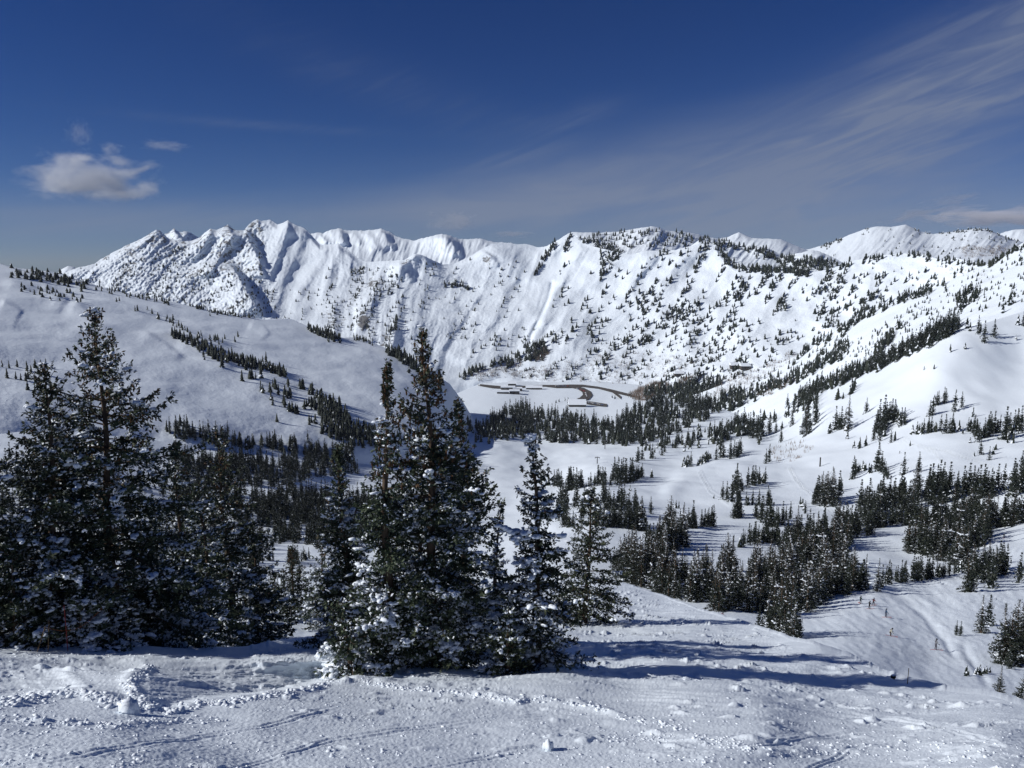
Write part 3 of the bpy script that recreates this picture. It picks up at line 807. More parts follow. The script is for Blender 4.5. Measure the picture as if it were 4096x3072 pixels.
    tint = np.clip(g.normal(0.35, 0.25, N) + 0.35 * (U > 0.85), 0, 1)
    if brown:
        br = (g.random(N) < 0.55 * brown * sstep(hz, 0.45, 0.95) * 0.6)
        tint = np.where(br, g.uniform(1.5, 2.0, N), tint)
    field = fbm(A[:, 0] / 0.9 + A[:, 2] * 0.7 + seed, A[:, 1] / 0.9 - A[:, 2] * 0.55, 3, seed)
    tintv = np.repeat(tint, K)
    fr = (g.random(N * K) < np.repeat(np.clip(snow * 0.62 * sstep(field, -0.4, 0.4) * np.clip(1.2 - 0.8 * hz, 0.2, 1), 0, .85), K)) & (rd[:, 2] > -0.2)
    tintv = np.repeat(np.where(fr, -1.0, tintv), 4)
    out = {}
    wv, wf = cat_parts(wood)
    out['trunk'] = mesh('trunk', wv, wf, M['bark'], True)
    out['crown'] = mesh('crown', V, Fc, M[needle], False, {'tint': tintv})
    # snow caught on the boughs: flat pads lying along the twigs, merged where it is heavy
    prob = np.clip(snow * np.clip(1.15 - 0.75 * hz, 0.15, 1) * sstep(field, -0.3, 0.35), 0, 1.6)
    pick = g.random(N) < prob * 0.42
    P = A[pick] + np.array([0, 0, tuft * 0.18])
    s0 = tuft * (0.16 + 0.42 * g.random(len(P)) ** 1.8)
    sc = np.stack([s0 * g.uniform(1.1, 2.4, len(P)), s0 * g.uniform(0.6, 1.1, len(P)), s0 * g.uniform(0.35, 0.75, len(P))], -1)
    rots = np.arctan2(D[pick][:, 1], D[pick][:, 0]) + g.normal(0, 0.3, len(P))
    parts = [scatter(ico, P, sc, rots, g, 0.16)]
    heavy = (field > 0.22) & (g.random(N) < bigsnow * 0.15 * np.clip(1.25 - 1.1 * hz, 0.05, 1)) & (U > 0.3)
    P = A[heavy]; Dh = D[heavy]
    if len(P):
        rep = 5
        off = (np.arange(rep) - 2)[None, :, None] * Dh[:, None, :] * tuft * 0.42
        P = (P[:, None] + off + g.normal(0, tuft * 0.35, (len(P), rep, 3)) * np.array([1, 1, 0.4])).reshape(-1, 3) + np.array([0, 0, tuft * 0.2])
        s0 = tuft * g.uniform(0.28, 0.68, len(P))
        sc = np.stack([s0 * g.uniform(1.0, 1.7, len(P)), s0 * g.uniform(0.7, 1.1, len(P)), s0 * g.uniform(0.45, 0.8, len(P))], -1)
        parts.append(scatter(ICO2 if ico is ICO1 else ico, P, sc, np.repeat(np.arctan2(Dh[:, 1], Dh[:, 0]), rep) + g.normal(0, .3, len(P)), g, 0.07))
    sv, sf = cat_parts(parts)
    out['snow'] = mesh('snow', sv, sf, M['snow_load'], True)
    if cones:
        cones = cones // 2
        top = np.nonzero((hz > 0.62) & (U > 0.5))[0]
        ch = g.choice(top, min(cones, len(top)), replace=False)
        P = A[ch] - np.array([0, 0, 0.07])
        sc = np.stack([np.full(len(P), .022), np.full(len(P), .022), np.full(len(P), .06)], -1) * g.uniform(0.8, 1.3, len(P))[:, None]
        cv, cf = scatter(ICO1, P, sc, g.uniform(0, 6, len(P)), g)
        out['cones'] = mesh('cones', cv, cf, M['cone'], True)
    return out


PROF = {
    'wide': [(0, 0.75), (0.06, 1.0), (0.25, 0.92), (0.45, 0.70), (0.62, 0.50), (0.72, 0.42), (0.80, 0.34), (0.90, 0.20), (0.97, 0.10), (1, 0.03)],
    'hero': [(0, 0.8), (0.08, 1.0), (0.3, 0.95), (0.45, 0.78), (0.6, 0.72), (0.7, 0.52), (0.8, 0.36), (0.86, 0.20), (0.93, 0.13), (1, 0.03)],
    'thin': [(0, 0.85), (0.1, 1.0), (0.35, 0.82), (0.5, 0.58), (0.65, 0.40), (0.78, 0.25), (0.88, 0.13), (0.95, 0.07), (1, 0.02)],
    'spire': [(0, 0.9), (0.08, 1.0), (0.3, 0.84), (0.55, 0.54), (0.75, 0.27), (0.9, 0.09), (1, 0.015)],
    'bush': [(0, 0.9), (0.2, 1.0), (0.5, 0.8), (0.8, 0.45), (1, 0.1)],
    'round': [(0, 0.35), (0.12, 0.8), (0.4, 1.0), (0.7, 0.88), (0.9, 0.5), (1, 0.12)],
}


def build_tree(name, parts, loc, label, cat='spruce', group=None, scale=None, rot=0.0):
    o = empty(name, loc)
    tl = 0.02 if scale is not None else 0.0
    o.rotation_euler = (random.gauss(0, tl), random.gauss(0, tl), rot)
    if scale is not None: o.scale = scale
    for k, me in parts.items():
        c = obj(k, me, o)
        if k in ('snow', 'cones'): c['kind'] = 'stuff'
    return tag(o, label, cat, group)


def ground_z(x, y, names):
    """height of the nearest sheet below a point in plan (x, y)"""
    best = None
    for nm in names:
        L = LAYERS[nm]; V = L['V'][:L['front']]
        d = (V[..., 0] - x) ** 2 + (V[..., 1] - y) ** 2
        k = np.argmin(d); q = V.reshape(-1, 3)[k]
        if best is None or d.ravel()[k] < best[0]: best = (d.ravel()[k], q[2])
    return best[1]


# foreground trees: (seed, x, y base, y top (photo pixels / 4), range, crown radius px, profile, snow, big snow, brown, cones, label)
HERO = [
    (101, 118, 648, 305, 26, 104, 'hero', 0.95, 0.55, 0.9, 500, 'tallest broad dark spruce at the left, rusty top, snow clods on its lower boughs'),
    (102, 62, 652, 360, 25, 74, 'wide', 0.95, 0.6, 0.3, 0, 'dark spruce with bare upper trunk just left of the tallest left-hand spruce'),
    (103, -14, 650, 405, 25, 70, 'wide', 0.8, 0.4, 0.0, 0, 'spruce cut by the left picture edge, boughs reaching in over the snow'),
    (104, 188, 640, 437, 34, 72, 'thin', 1.0, 0.4, 0.3, 0, 'snow-dusted spruce with a thin brown tip directly right of the tallest left-hand spruce'),
    (105, 234, 640, 426, 35, 68, 'wide', 0.55, 0.25, 0.6, 0, 'dark narrow spruce at the right end of the left-hand trees, above the shaded bank'),
    (106, 293, 624, 543, 45, 31, 'spire', 0.35, 0.15, 1.0, 60, 'small brownish spruce behind the rounded snow bank'),
    (107, 390, 668, 354, 19.6, 50, 'thin', 1.2, 0.45, 0.5, 220, 'slender spruce with a long thin spire left of the tallest middle spruce'),
    (108, 436, 672, 322, 20, 68, 'hero', 1.1, 0.5, 0.8, 420, 'tallest spruce of the middle group, orange cones near its pointed top'),
    (109, 466, 670, 395, 23.5, 50, 'hero', 1.0, 0.5, 0.4, 120, 'bushy spruce pressed against the right side of the tallest middle spruce'),
    (110, 538, 667, 434, 20, 52, 'wide', 3.2, 3.0, 0.1, 30, 'snow-laden spruce at the right front of the middle group'),
    (111, 586, 622, 487, 36, 52, 'wide', 0.6, 0.35, 0.1, 0, 'dark spruce standing apart on the slope at the right end of the middle group'),
    (112, 352, 670, 440, 24, 54, 'thin', 1.5, 0.6, 0.2, 0, 'grey-green spruce with a thin tip at the left of the middle group'),
    (113, 350, 677, 603, 18.6, 36, 'bush', 2.0, 2.2, 0.0, 0, 'small bushy spruce smothered in thick snow at the left foot of the middle group'),
    (114, 495, 664, 500, 26.5, 34, 'spire', 1.6, 0.8, 0.0, 0, 'mid-height snowy spruce between the tallest middle spruce and the snow-laden one'),
    (115, 506, 671, 606, 19, 26, 'bush', 2.0, 1.8, 0.0, 0, 'knee-high snow-covered spruce sapling before the snow-laden spruce'),
    (116, 82, 652, 595, 23.8, 36, 'bush', 2.0, 1.8, 0.0, 0, 'low snow-clotted spruce at the foot of the left-hand trees, beside the red pole'),
    (117, 20, 653, 545, 24, 48, 'wide', 1.1, 0.6, 0.0, 0, 'short dark spruce low in the left corner below the picture-edge spruce'),
    (118, 150, 650, 520, 27, 66, 'wide', 1.3, 0.7, 0.0, 0, 'low dense spruce in front of the tallest left-hand spruce, right of its trunk'),
    (119, 272, 628, 570, 44, 26, 'spire', 0.6, 0.2, 0.3, 0, 'short spruce left of the small brownish one behind the snow bank'),
    (120, 325, 626, 535, 42, 36, 'wide', 1.4, 0.4, 0.3, 0, 'pale frosted spruce at the right end of the rounded snow bank'),
    (121, 420, 664, 470, 26, 50, 'wide', 1.3, 0.6, 0.1, 0, 'dense spruce filling the heart of the middle group behind the tallest one'),
    (122, 213, 642, 478, 31.0, 52, 'wide', 1.0, 0.5, 0.2, 0, 'dense frosted spruce between the two narrow brown-tipped ones at left'),
    (123, 258, 634, 520, 37.0, 38, 'wide', 0.8, 0.4, 0.2, 0, 'short dark spruce closing the right end of the left-hand trees'),
]
for (sd, x, yb, yt, r, cr, pf, sn, bs, br, cn, lab) in HERO:
    P = ray(x, yb, r)
    H = float(ray(x, yt, r)[2] - P[2])
    R = cr * r / F
    if yb > 640 or sd == 111:
        g_ = ground_z(P[0], P[1], ['near'] if sd not in (104, 105, 122) else ['near', 'mound'])
    else:
        g_ = ground_z(P[0], P[1], ['mound', 'near', 'mid'])
    drop = float(P[2] - g_)
    if 0 < drop < 3: H += drop; P[2] = g_
    elif drop <= 0: P[2] = min(P[2], g_)
    k = min(1.12, max(0.78, r / 28.0))
    parts = spruce(sd, H, R, PROF[pf], step=0.31 * k, nb=6, tuft=0.145 * k ** 0.7, tspace=0.125 * k, twig_gap=0.17 * k, snow=sn, bigsnow=bs, base=0.02 if sd not in (102,) else 0.04,
                   lean=(random.uniform(-.3, .3), random.uniform(-.2, .2)), brown=br, cones=cn, gaps=0.2, bw=0.34, longb=0.15, tmin=0.85)
    build_tree('spruce_tree', parts, (P[0], P[1], P[2] - 0.1), lab, 'spruce', 'snowy spruces close to the camera')

# ------------------------------------------------------------------ trees of the basin, traced clump by clump
# each clump: (phrase, window x0, y0, scale, sheets, [(x, y top, y base) in window units])
WA = (2200, 2000, .2712); WB = (2800, 2000, .2712); WC = (3400, 1850, .3146); WF = (3400, 1400, .3146); WE = (2700, 1500, .31646); WD = (2100, 1600, .31646); WL = (650, 1650, .3617); WH = (2900, 2300, .2411); WG = (3500, 2300, .3315)
MIDS = ['mid', 'right']
CLUMPS = [
 ('the wall of spruces behind the lone snowy sapling', WA, [(190,120,400),(260,150,405),(340,140,405),(680,30,380),(770,60,395),(640,100,370),(830,60,400),(880,40,400),(930,50,395),(975,55,395),(1030,65,415),(1100,70,420),(1175,20,425),(1225,50,435),(1290,70,445),(1350,-60,455),(1400,130,460)]),
 ('the dark thicket with two long shadows at its right', WA, [(1450,330,700),(1520,300,720),(1600,250,740),(1620,210,560),(1690,150,600),(1730,150,620),(1790,160,640),(1640,400,780),(1760,260,700),(1850,200,690),(1900,260,680),(1930,330,690)]),
 ('the little spruce stand on the snow lobe right of the dark thicket', WA, [(1980,200,420),(2040,90,400),(2090,150,420),(2150,180,420),(2110,-20,410)]),
 ('the tall dark spruces just behind the near crest', WA, [(940,650,1050),(1030,540,1100),(1110,600,1180),(1180,490,1200),(1240,480,1230),(1300,540,1250),(1350,580,1280),(1480,820,1310),(1590,700,1360),(1650,780,1400),(1750,810,1430),(1840,980,1450),(1900,1080,1460),(2070,1000,1500),(2160,740,1500)]),
 ('the spruce clump capping the two-lobed snow rise', WB, [(20,120,400),(70,110,395),(125,90,390),(200,40,395)]),
 ('the ragged spruces climbing above the groomed bowl', WB, [(500,-40,270),(540,-100,270),(600,-60,250),(820,-50,250),(920,-80,330),(980,0,380),(1040,-40,400),(1120,80,400),(1215,0,370),(1330,10,280),(1480,-60,60),(1550,0,200)]),
 ('the dense spruces along the lower rim of the groomed bowl', WB, [(580,530,700),(630,400,690),(720,320,660),(800,300,650),(860,340,640),(920,300,640),(990,250,630),(1060,330,640),(1120,280,610),(1170,420,600)]),
 ('the dark spruce trio on the rim left of the long tree band', WB, [(1285,390,590),(1370,250,600),(1440,80,610),(1480,200,620)]),
 ('the left half of the spruce band rising to the right edge', WB, [(1560,200,640),(1630,340,700),(1695,310,750),(1790,210,740),(1835,300,730),(1950,210,730),(2000,240,720),(2075,190,740),(2150,240,760)]),
 ('the pair of frosted spruces above the dark front row', WB, [(310,640,1050),(410,480,1050),(450,520,1050)]),
 ('the spruces spilling down below the diagonal band', WB, [(1540,480,830),(1570,600,900),(1620,620,930),(1680,640,900),(1740,640,860)]),
 ('the black front-row spruces below the frosted pair', WB, [(100,940,1500),(210,980,1630),(280,1030,1640),(340,1100,1630),(420,1230,1560),(480,1150,1600),(520,1080,1450),(560,1200,1620),(590,870,1500),(640,1200,1620),(740,870,1350),(720,1300,1640)]),
 ('the tall front-row spruces below the open snow patch', WB, [(800,710,1350),(850,730,1350),(945,740,1250),(820,1150,1600),(900,1250,1600),(980,1250,1640),(1060,630,1250),(1100,1150,1640),(1190,680,1250),(1255,600,1250),(1300,750,1200),(1230,1180,1650)]),
 ('the front row spruces nearest the skiers', WB, [(1350,1000,1600),(1400,1200,1640),(1430,810,1130),(1500,1050,1600),(1580,930,1650),(1660,950,1600),(1740,930,1550),(1830,820,1450),(1920,830,1350),(1990,1000,1400),(2090,930,1380),(2190,1000,1400)]),
 ('the snowy clump on the lip before the front row', WH, [(560,480,880),(620,620,900),(690,260,930),(740,560,960),(830,150,960),(900,-60,980),(980,100,1010),(1080,240,1040),(1140,380,1055),(1180,640,1060),(1230,560,1000)]),
 ('the spruce band under the wide white knoll, left stretch', WC, [(20,670,900),(80,620,880),(125,630,870),(205,560,930),(260,640,920),(340,550,830),(400,550,830),(450,590,810),(520,490,800),(600,450,780)]),
 ('the spruce band under the white knoll, middle stretch', WC, [(650,490,760),(710,480,800),(770,430,790),(810,450,800),(860,460,800),(940,450,800),(1045,405,800),(1100,450,780),(1155,420,735),(1205,470,730),(1240,540,730)]),
 ('the spruce band under the wide white knoll, right stretch', WC, [(1310,430,730),(1350,470,740),(1440,420,740),(1510,430,750),(1610,380,780),(1680,400,790),(1760,370,800),(1810,380,810),(1845,400,820)]),
 ('the broad spruces ending the band at the right picture edge', WC, [(1940,430,820),(1970,410,790),(2060,320,800),(2120,470,780),(2195,380,760)]),
 ('the mixed thicket beside the smooth bowl, upper tier', WC, [(880,760,1160),(950,800,1180),(1020,830,1200),(1150,800,1250),(1210,750,1200),(1270,760,1180),(1350,770,1300),(1420,760,1350),(1480,780,1350),(1550,760,1000),(1620,790,960)]),
 ('the thicket on the right of the smooth bowl, lower tier', WC, [(1500,1130,1640),(1525,1300,1650),(1560,1000,1480),(1600,1100,1490),(1680,1010,1420),(1700,1150,1530),(1755,990,1400),(1790,1200,1600),(1830,1040,1450),(1890,1010,1400),(1980,1050,1430)]),
 ('the spruce row under the smooth bowl, left half', WC, [(30,1150,1630),(110,1280,1630),(180,1160,1620),(345,1210,1640),(485,1230,1550),(600,1300,1520),(650,1240,1530),(700,1240,1520)]),
 ('the spruce row under the smooth bowl, right half', WC, [(800,1150,1510),(850,1200,1500),(900,1170,1500),(970,1200,1490),(1040,1180,1480),(1120,1280,1460),(1180,1250,1460),(1260,1200,1440),(1330,1250,1420),(1400,1250,1400)]),
 ('the slope right of the thicket, standing alone', WC, [(2150,1160,1530)]),
 ('the paired spruces whose long shadows cross the white knoll', WF, [(680,1310,1580),(870,1300,1550)]),
 ('the mound with a bushy pine left of the paired spruces', WF, [(40,1340,1640),(100,1430,1560),(160,1400,1530),(240,1430,1570),(350,1180,1540),(480,1480,1640)]),
 ('the right picture edge halfway up the knoll', WF, [(2180,1300,1530)]),
 ('the pointed grove below the smooth white dome', WF, [(300,960,1150),(340,760,960),(370,640,960),(380,960,1160),(430,580,980),(440,960,1100),(490,670,900),(530,630,890),(560,640,920),(590,720,900),(650,740,960),(690,740,950)]),
 ('the sparse saplings under the pointed grove', WF, [(50,1150,1250),(120,1100,1250),(200,1080,1220),(520,1020,1180),(570,1030,1150)]),
 ('the snow left of the pointed grove, a needle-thin tree', WF, [(210,610,800)]),
 ('the scattered spires standing on the white dome', WF, [(1015,650,840),(1050,620,820),(1070,570,700),(1100,540,700),(1120,530,700),(1195,480,680),(1215,500,670),(1330,520,780),(1420,540,730),(1565,730,850)]),
 ('the even row of spires at the foot of the white dome', WF, [(795,950,1070),(850,910,1070),(880,930,1070),(910,920,1070),(935,880,1050),(990,850,1060),(1030,840,1050),(1090,920,1040),(1150,830,1030),(1210,830,1060),(1260,880,1060),(1295,810,1060),(1330,930,1040),(1385,890,1030),(1430,980,1070)]),
 ('the thick spruces at the right end of the dome row', WF, [(1500,870,1040),(1580,840,1060),(1630,940,1170),(1700,880,1120),(1760,810,1100),(1830,800,1060),(1900,840,1040),(1965,760,1140),(2020,820,1040),(2080,790,1040),(2165,740,1060),(2000,1100,1180),(2070,1030,1180)]),
 ('the few small trees on the knoll below the dome row', WF, [(765,1150,1220),(1525,1110,1180),(1580,1290,1350),(1660,1150,1330),(1770,1240,1400),(1820,1230,1330),(1850,1180,1270)]),
 ('the twin clumps on the rim beside the wind scoop', WE, [(105,1030,1160),(140,1010,1165),(200,950,1160),(290,1050,1150),(340,980,1130),(380,960,1110),(412,935,1090),(450,970,1060)]),
 ('the wooded rib right of the wind scoop, lower end', WE, [(520,870,1070),(560,600,820),(575,840,1050),(590,540,800),(610,820,1040),(700,780,1060),(790,820,1040),(830,780,990)]),
 ('the wooded rib right of the wind scoop, upper end', WE, [(650,540,700),(680,550,690),(750,460,690),(790,440,680),(840,560,700),(870,400,640),(920,470,750),(980,440,800),(1070,420,780),(1100,500,780),(1040,520,800),(1060,760,880)]),
 ('the loose trees scattered above the open run', WE, [(1150,930,1120),(1190,470,740),(1190,860,1100),(1250,430,600),(1275,560,730),(1340,650,850),(1350,570,680),(1420,230,400),(1480,430,640),(1500,230,480),(1550,310,420),(1610,540,740)]),
 ('the dark cluster where the dome ridge comes down', WE, [(1600,130,280),(1650,100,290),(1660,360,760),(1690,40,310),(1700,480,740),(1740,90,330),(1780,340,620),(1790,150,330)]),
 ('the round-topped stand above the groomed bowl', WE, [(600,1330,1570),(720,1250,1600),(780,1100,1420),(800,1350,1640),(850,1300,1480),(920,1150,1420),(1010,1130,1400),(1060,1150,1380),(1090,1290,1370),(1140,1150,1370)]),
 ('the spruces trailing down from the round-topped stand', WE, [(490,1500,1560),(900,1460,1650),(980,1430,1640),(1060,1430,1650),(1170,1390,1650),(1200,1450,1650)]),
 ('the compact wedge-shaped grove on the open slope', WE, [(1750,1450,1640),(1800,1260,1600),(1860,1210,1640),(1920,1210,1650),(2000,1170,1650),(2070,1200,1560),(2100,1300,1460)]),
 ('the stand of spires left of the pointed grove', WE, [(1955,590,740),(2030,400,690),(2100,400,690),(2150,440,680),(2180,700,810),(2190,240,690)]),
 ('the small trees on the slope left of the wooded rib', WE, [(20,700,890),(85,700,870),(118,870,970),(165,660,820),(230,640,830),(320,690,820),(380,650,725),(415,650,710),(425,800,880),(485,740,860)]),
 ('the long spruce row below the lift poles, left half', WD, [(200,850,1020),(300,930,1080),(370,860,1090),(425,840,1100),(460,880,1120),(550,810,1150),(580,820,1140),(610,820,1130),(650,830,1130),(690,880,1110),(720,870,1100)]),
 ('the long spruce row below the lift poles, right half', WD, [(830,890,1110),(920,800,1080),(975,820,1060),(990,960,1140),(1015,830,1040),(1080,920,1090),(1130,700,990),(1180,690,1080),(1240,700,1040),(1280,720,1050),(1330,710,1040),(1360,700,1030),(1400,800,1020),(1440,800,1000),(1480,780,980)]),
 ('the pointed spruces on the slope right of the lift poles', WD, [(1420,580,790),(1480,570,760),(1525,500,630),(1575,510,640),(1585,640,740),(1610,540,740),(1670,530,610),(1730,500,700),(1765,500,660)]),
 ('the snow below the long spruce row, scattered', WD, [(1230,1110,1240),(1330,1060,1150),(1480,1200,1380),(1590,1200,1440),(1600,850,980),(1910,1250,1370),(1945,1270,1370)]),
 ('the trees at the far edge of the lift-pole snow', WD, [(1230,390,530),(1275,390,520),(1320,370,500),(1380,350,520),(1425,390,510),(1500,400,500),(1560,320,490),(1615,290,480),(1660,360,480),(1740,370,460),(1790,300,450)]),
 ('the dark block of trees out on the flat snow', WD, [(330,370,538),(355,380,540),(440,380,545),(470,370,545),(530,350,545)]),
 ('the small grove between left trees and middle group', WL, [(1160,1370,1480),(1215,1380,1470),(1250,1270,1440),(1300,1230,1450),(1360,1250,1420),(1400,1210,1410),(1450,1260,1420),(1500,1240,1400),(1600,1180,1460),(1660,1180,1450),(1700,1300,1490),(1720,1220,1500)]),
 ('the snow patch below that small grove, left of the middle group', WL, [(1110,1500,1640),(1220,1480,1640),(1400,1450,1690),(1450,1440,1700),(1500,1450,1680),(1620,1480,1620)]),
 ('the big dark spruces cut by the right picture edge', WG, [(1560,330,1080),(1660,280,1050),(1780,200,1050),(1620,900,1130),(1640,420,1090),(1760,420,1060)]),
 ('the twin spruce on the run left of the big edge spruces', WG, [(1280,240,700),(1370,250,610)]),
 ('the two thin saplings on the run beside the twin spruce', WG, [(980,550,730),(1030,555,735)]),
 ('the saplings in the hollow below the run', WG, [(1100,1080,1220),(1265,1070,1210),(1350,1120,1195),(1385,1100,1180)]),
 ('the lip of the near slope at the right, an open-branched spruce', WG, [(1490,1090,1520)]),
 ('the lower right picture edge, a half-cut spruce', WG, [(1790,1130,1570)]),
]
ORD = ['leftmost', 'second', 'third', 'fourth', 'fifth', 'sixth', 'seventh', 'eighth', 'ninth', 'tenth', 'eleventh', 'twelfth', 'thirteenth', 'fourteenth', 'fifteenth', 'sixteenth', 'seventeenth', 'eighteenth']

VAR_BIG = [spruce(300 + i, 10, w, PROF[p], step=0.42, nb=6, tuft=0.30, blades=4, tspace=0.26, twig_gap=0.36, snow=s * 0.5, bigsnow=b * 0.6, base=0.03, needle='needles_mid', sides=6, brown=br, gaps=0.16, longb=0.08)
           for i, (w, p, s, b, br) in enumerate([(1.9, 'spire', 0.7, 0.3, 0.2), (1.6, 'spire', 1.0, 0.5, 0), (2.1, 'thin', 0.6, 0.3, 0.5), (1.5, 'thin', 1.2, 0.6, 0), (2.3, 'wide', 0.7, 0.3, 0.3), (1.8, 'spire', 0.5, 0.2, 0.9)])]
VAR_MID = [spruce(330 + i, 10, w, PROF[p], step=0.75, nb=6, tuft=0.55, blades=3, tspace=0.5, twig_gap=0.75, snow=s * 0.4, bigsnow=0, base=0.03, needle=nd, sides=5, brown=br, gaps=0.12, longb=0.05, ico=ICO1)
           for i, (w, p, s, br, nd) in enumerate([(1.7, 'spire', 0.8, 0, 'needles_mid'), (1.4, 'spire', 1.1, 0, 'needles_mid'), (1.9, 'wide', 0.7, 0.4, 'needles_mid'), (1.25, 'thin', 0.9, 0, 'needles_mid'), (2.0, 'spire', 0.6, 0.8, 'needles_brown'), (1.55, 'thin', 1.3, 0, 'needles_mid')])]
VAR_RND = [spruce(360 + i, 10, w, PROF['round'], step=0.55, nb=7, tuft=0.5, blades=4, tspace=0.42, twig_gap=0.6, snow=0.5, bigsnow=0.1, base=0.06, needle='needles_mid', sides=6, gaps=0.1) for i, w in enumerate([3.0, 2.6])]


def collect():
    out = []
    for ci, (phrase, (wx, wy, ws), pts) in enumerate(CLUMPS):
        L = []
        for (x, yt, yb) in sorted(pts):
            L.append(((wx + x * ws) / 4, (wy + yt * ws) / 4, (wy + yb * ws) / 4))
        out.append((phrase, L))
    return out


def inside(x, y, poly):
    c = False; n = len(poly); j = n - 1
    for i in range(n):
        xi, yi = poly[i]; xj, yj = poly[j]
        if (yi > y) != (yj > y) and x < (xj - xi) * (y - yi) / (yj - yi) + xi: c = not c
        j = i
    return c


g4 = np.random.default_rng(77)
CL = [(ph, [(x, a, b, True) for (x, a, b) in L]) for ph, L in collect()]
# lesser trees standing between and behind the ones traced above
for phrase, L in CL:
    T = list(L)
    if len(T) < 4 or any(k in phrase for k in ('scatter', 'sparse', 'few small', 'lip')): continue
    loose = 0.5 if any(k in phrase for k in ('loose', 'trailing', 'pointed spruces', 'small trees', 'spires')) else 2.2
    for i in range(int(len(T) * loose)):
        a_ = T[int(g4.integers(len(T)))]; b_ = min((q for q in T if q is not a_), key=lambda q: abs(q[0] - a_[0]) + g4.uniform(0, 6))
        if abs(a_[0] - b_[0]) > 22: continue
        t_ = g4.uniform(0.15, 0.85); h = ((a_[2] - a_[1]) * (1 - t_) + (b_[2] - b_[1]) * t_)
        yb = a_[2] * (1 - t_) + b_[2] * t_ - g4.uniform(0, 0.14) * h
        L.append((a_[0] * (1 - t_) + b_[0] * t_, yb - h * g4.uniform(0.55, 0.95), yb, False))
MASS = [
 ('the dark tree mass filling the foot of the near slope', [(690, 585), (720, 580), (760, 575), (800, 560), (830, 560), (862, 572), (850, 588), (820, 603), (780, 618), (740, 615), (700, 603)], 95, 28, 46),
 ('the dark tree mass sloping up to the edge band', [(770, 548), (800, 535), (830, 525), (860, 510), (880, 500), (890, 505), (880, 525), (850, 545), (815, 560), (780, 562)], 75, 22, 33),
 ('the dark thicket in the dip between the two snow lobes', [(645, 545), (660, 530), (680, 528), (690, 545), (670, 565), (650, 562)], 30, 24, 36),
 ('the dark tree mass tucked behind the near crest', [(612, 575), (640, 578), (670, 588), (700, 600), (705, 588), (660, 570), (625, 560)], 46, 28, 44),
 ('the dark tree mass right of the smooth bowl', [(905, 562), (940, 556), (985, 546), (990, 520), (960, 515), (925, 530), (905, 545)], 70, 22, 36),
 ('the long tree band above the smooth bowl', [(850, 520), (890, 500), (930, 490), (990, 487), (1030, 485), (1030, 496), (960, 500), (900, 512), (860, 530)], 80, 20, 32),
 ('the black wall of trees under the open run', [(552, 506), (600, 500), (640, 506), (642, 524), (600, 524), (555, 526)], 50, 18, 28),
]
for phrase, poly, n, h0, h1 in MASS:
    L = []; xs = [p[0] for p in poly]; ys = [p[1] for p in poly]; tr = 0
    while len(L) < n and tr < n * 40:
        tr += 1
        x = g4.uniform(min(xs), max(xs)); y = g4.uniform(min(ys), max(ys))
        if inside(x, y, poly) and float(fbm(np.array([x / 16]), np.array([y / 7]), 2, 88)[0]) > -0.3: L.append((x, y - g4.uniform(h0, h1), y, False))
    CL.append((phrase, L))
allh = sorted((t[2] - t[1] for _, L in CL for t in L), reverse=True)
HMIN = allh[min(len(allh), 279) - 1]           # the ones that show largest stand as things, smaller ones join the forest
SPARE = []
n_ind = 0
for phrase, L in CL:
    big = sorted(t for t in L if t[2] - t[1] >= HMIN)
    SPARE += [t[:3] for t in L if t[2] - t[1] < HMIN]
    traced = [t for t in big if t[3]]
    for (x, yt, yb, tr) in big:
        near = 'lip' in phrase or 'lower right picture edge' in phrase
        P = place(x, yb, MIDS)
        if P is None:
            P = place(x, yb, ['near'])
        if P is None: continue
        r = math.hypot(P[0], P[1])
        hpx = yb - yt
        H = float(ray(x, yt, r)[2] - P[2]) + 0.02
        k = traced.index((x, yt, yb, tr)) if tr else -1
        rnd = tr and (('round-topped' in phrase and k < 4) or ('bushy pine' in phrase and k in (5,)) or ('right picture edge halfway' in phrase))
        if rnd: var = VAR_RND[k % 2]
        elif hpx > 26: var = VAR_BIG[int(g4.integers(len(VAR_BIG)))]
        else: var = VAR_MID[int(g4.integers(len(VAR_MID)))]
        s = H / 10.0
        w = s * g4.uniform(0.95, 1.3) * (0.95 if 'big dark' in phrase else 1.0)
        n = len(traced)
        if not tr: lab = 'dark spruce packed in ' + phrase
        elif n == 1: lab = 'single spruce on ' + phrase
        elif k == n - 1: lab = 'rightmost of ' + phrase
        elif k == 0: lab = 'leftmost of ' + phrase
        else: lab = ORD[k] + ' of ' + phrase + ', from left'
        if len(lab.split()) > 16: print('LONG', lab)
        build_tree('spruce_tree', var, (P[0], P[1], P[2] - 0.02 * H), lab, 'spruce', phrase if len(big) > 1 else None, (w, w, s * 1.02), g4.uniform(0, 6.28))
        n_ind += 1
print('individual spruces', n_ind, 'spare', len(SPARE), 'hmin', HMIN)

VAR_LO = [spruce(380 + i, 10, w, PROF[p], step=1.0, nb=6, tuft=0.85, blades=3, tspace=0.8, twig_gap=1.3, snow=0.25, bigsnow=0, base=0.03, needle='needles_mid', sides=3, gaps=0.08, longb=0.05)
          for i, (w, p) in enumerate([(1.9, 'spire'), (1.6, 'spire'), (2.0, 'spire'), (1.5, 'thin'), (1.8, 'spire')])]
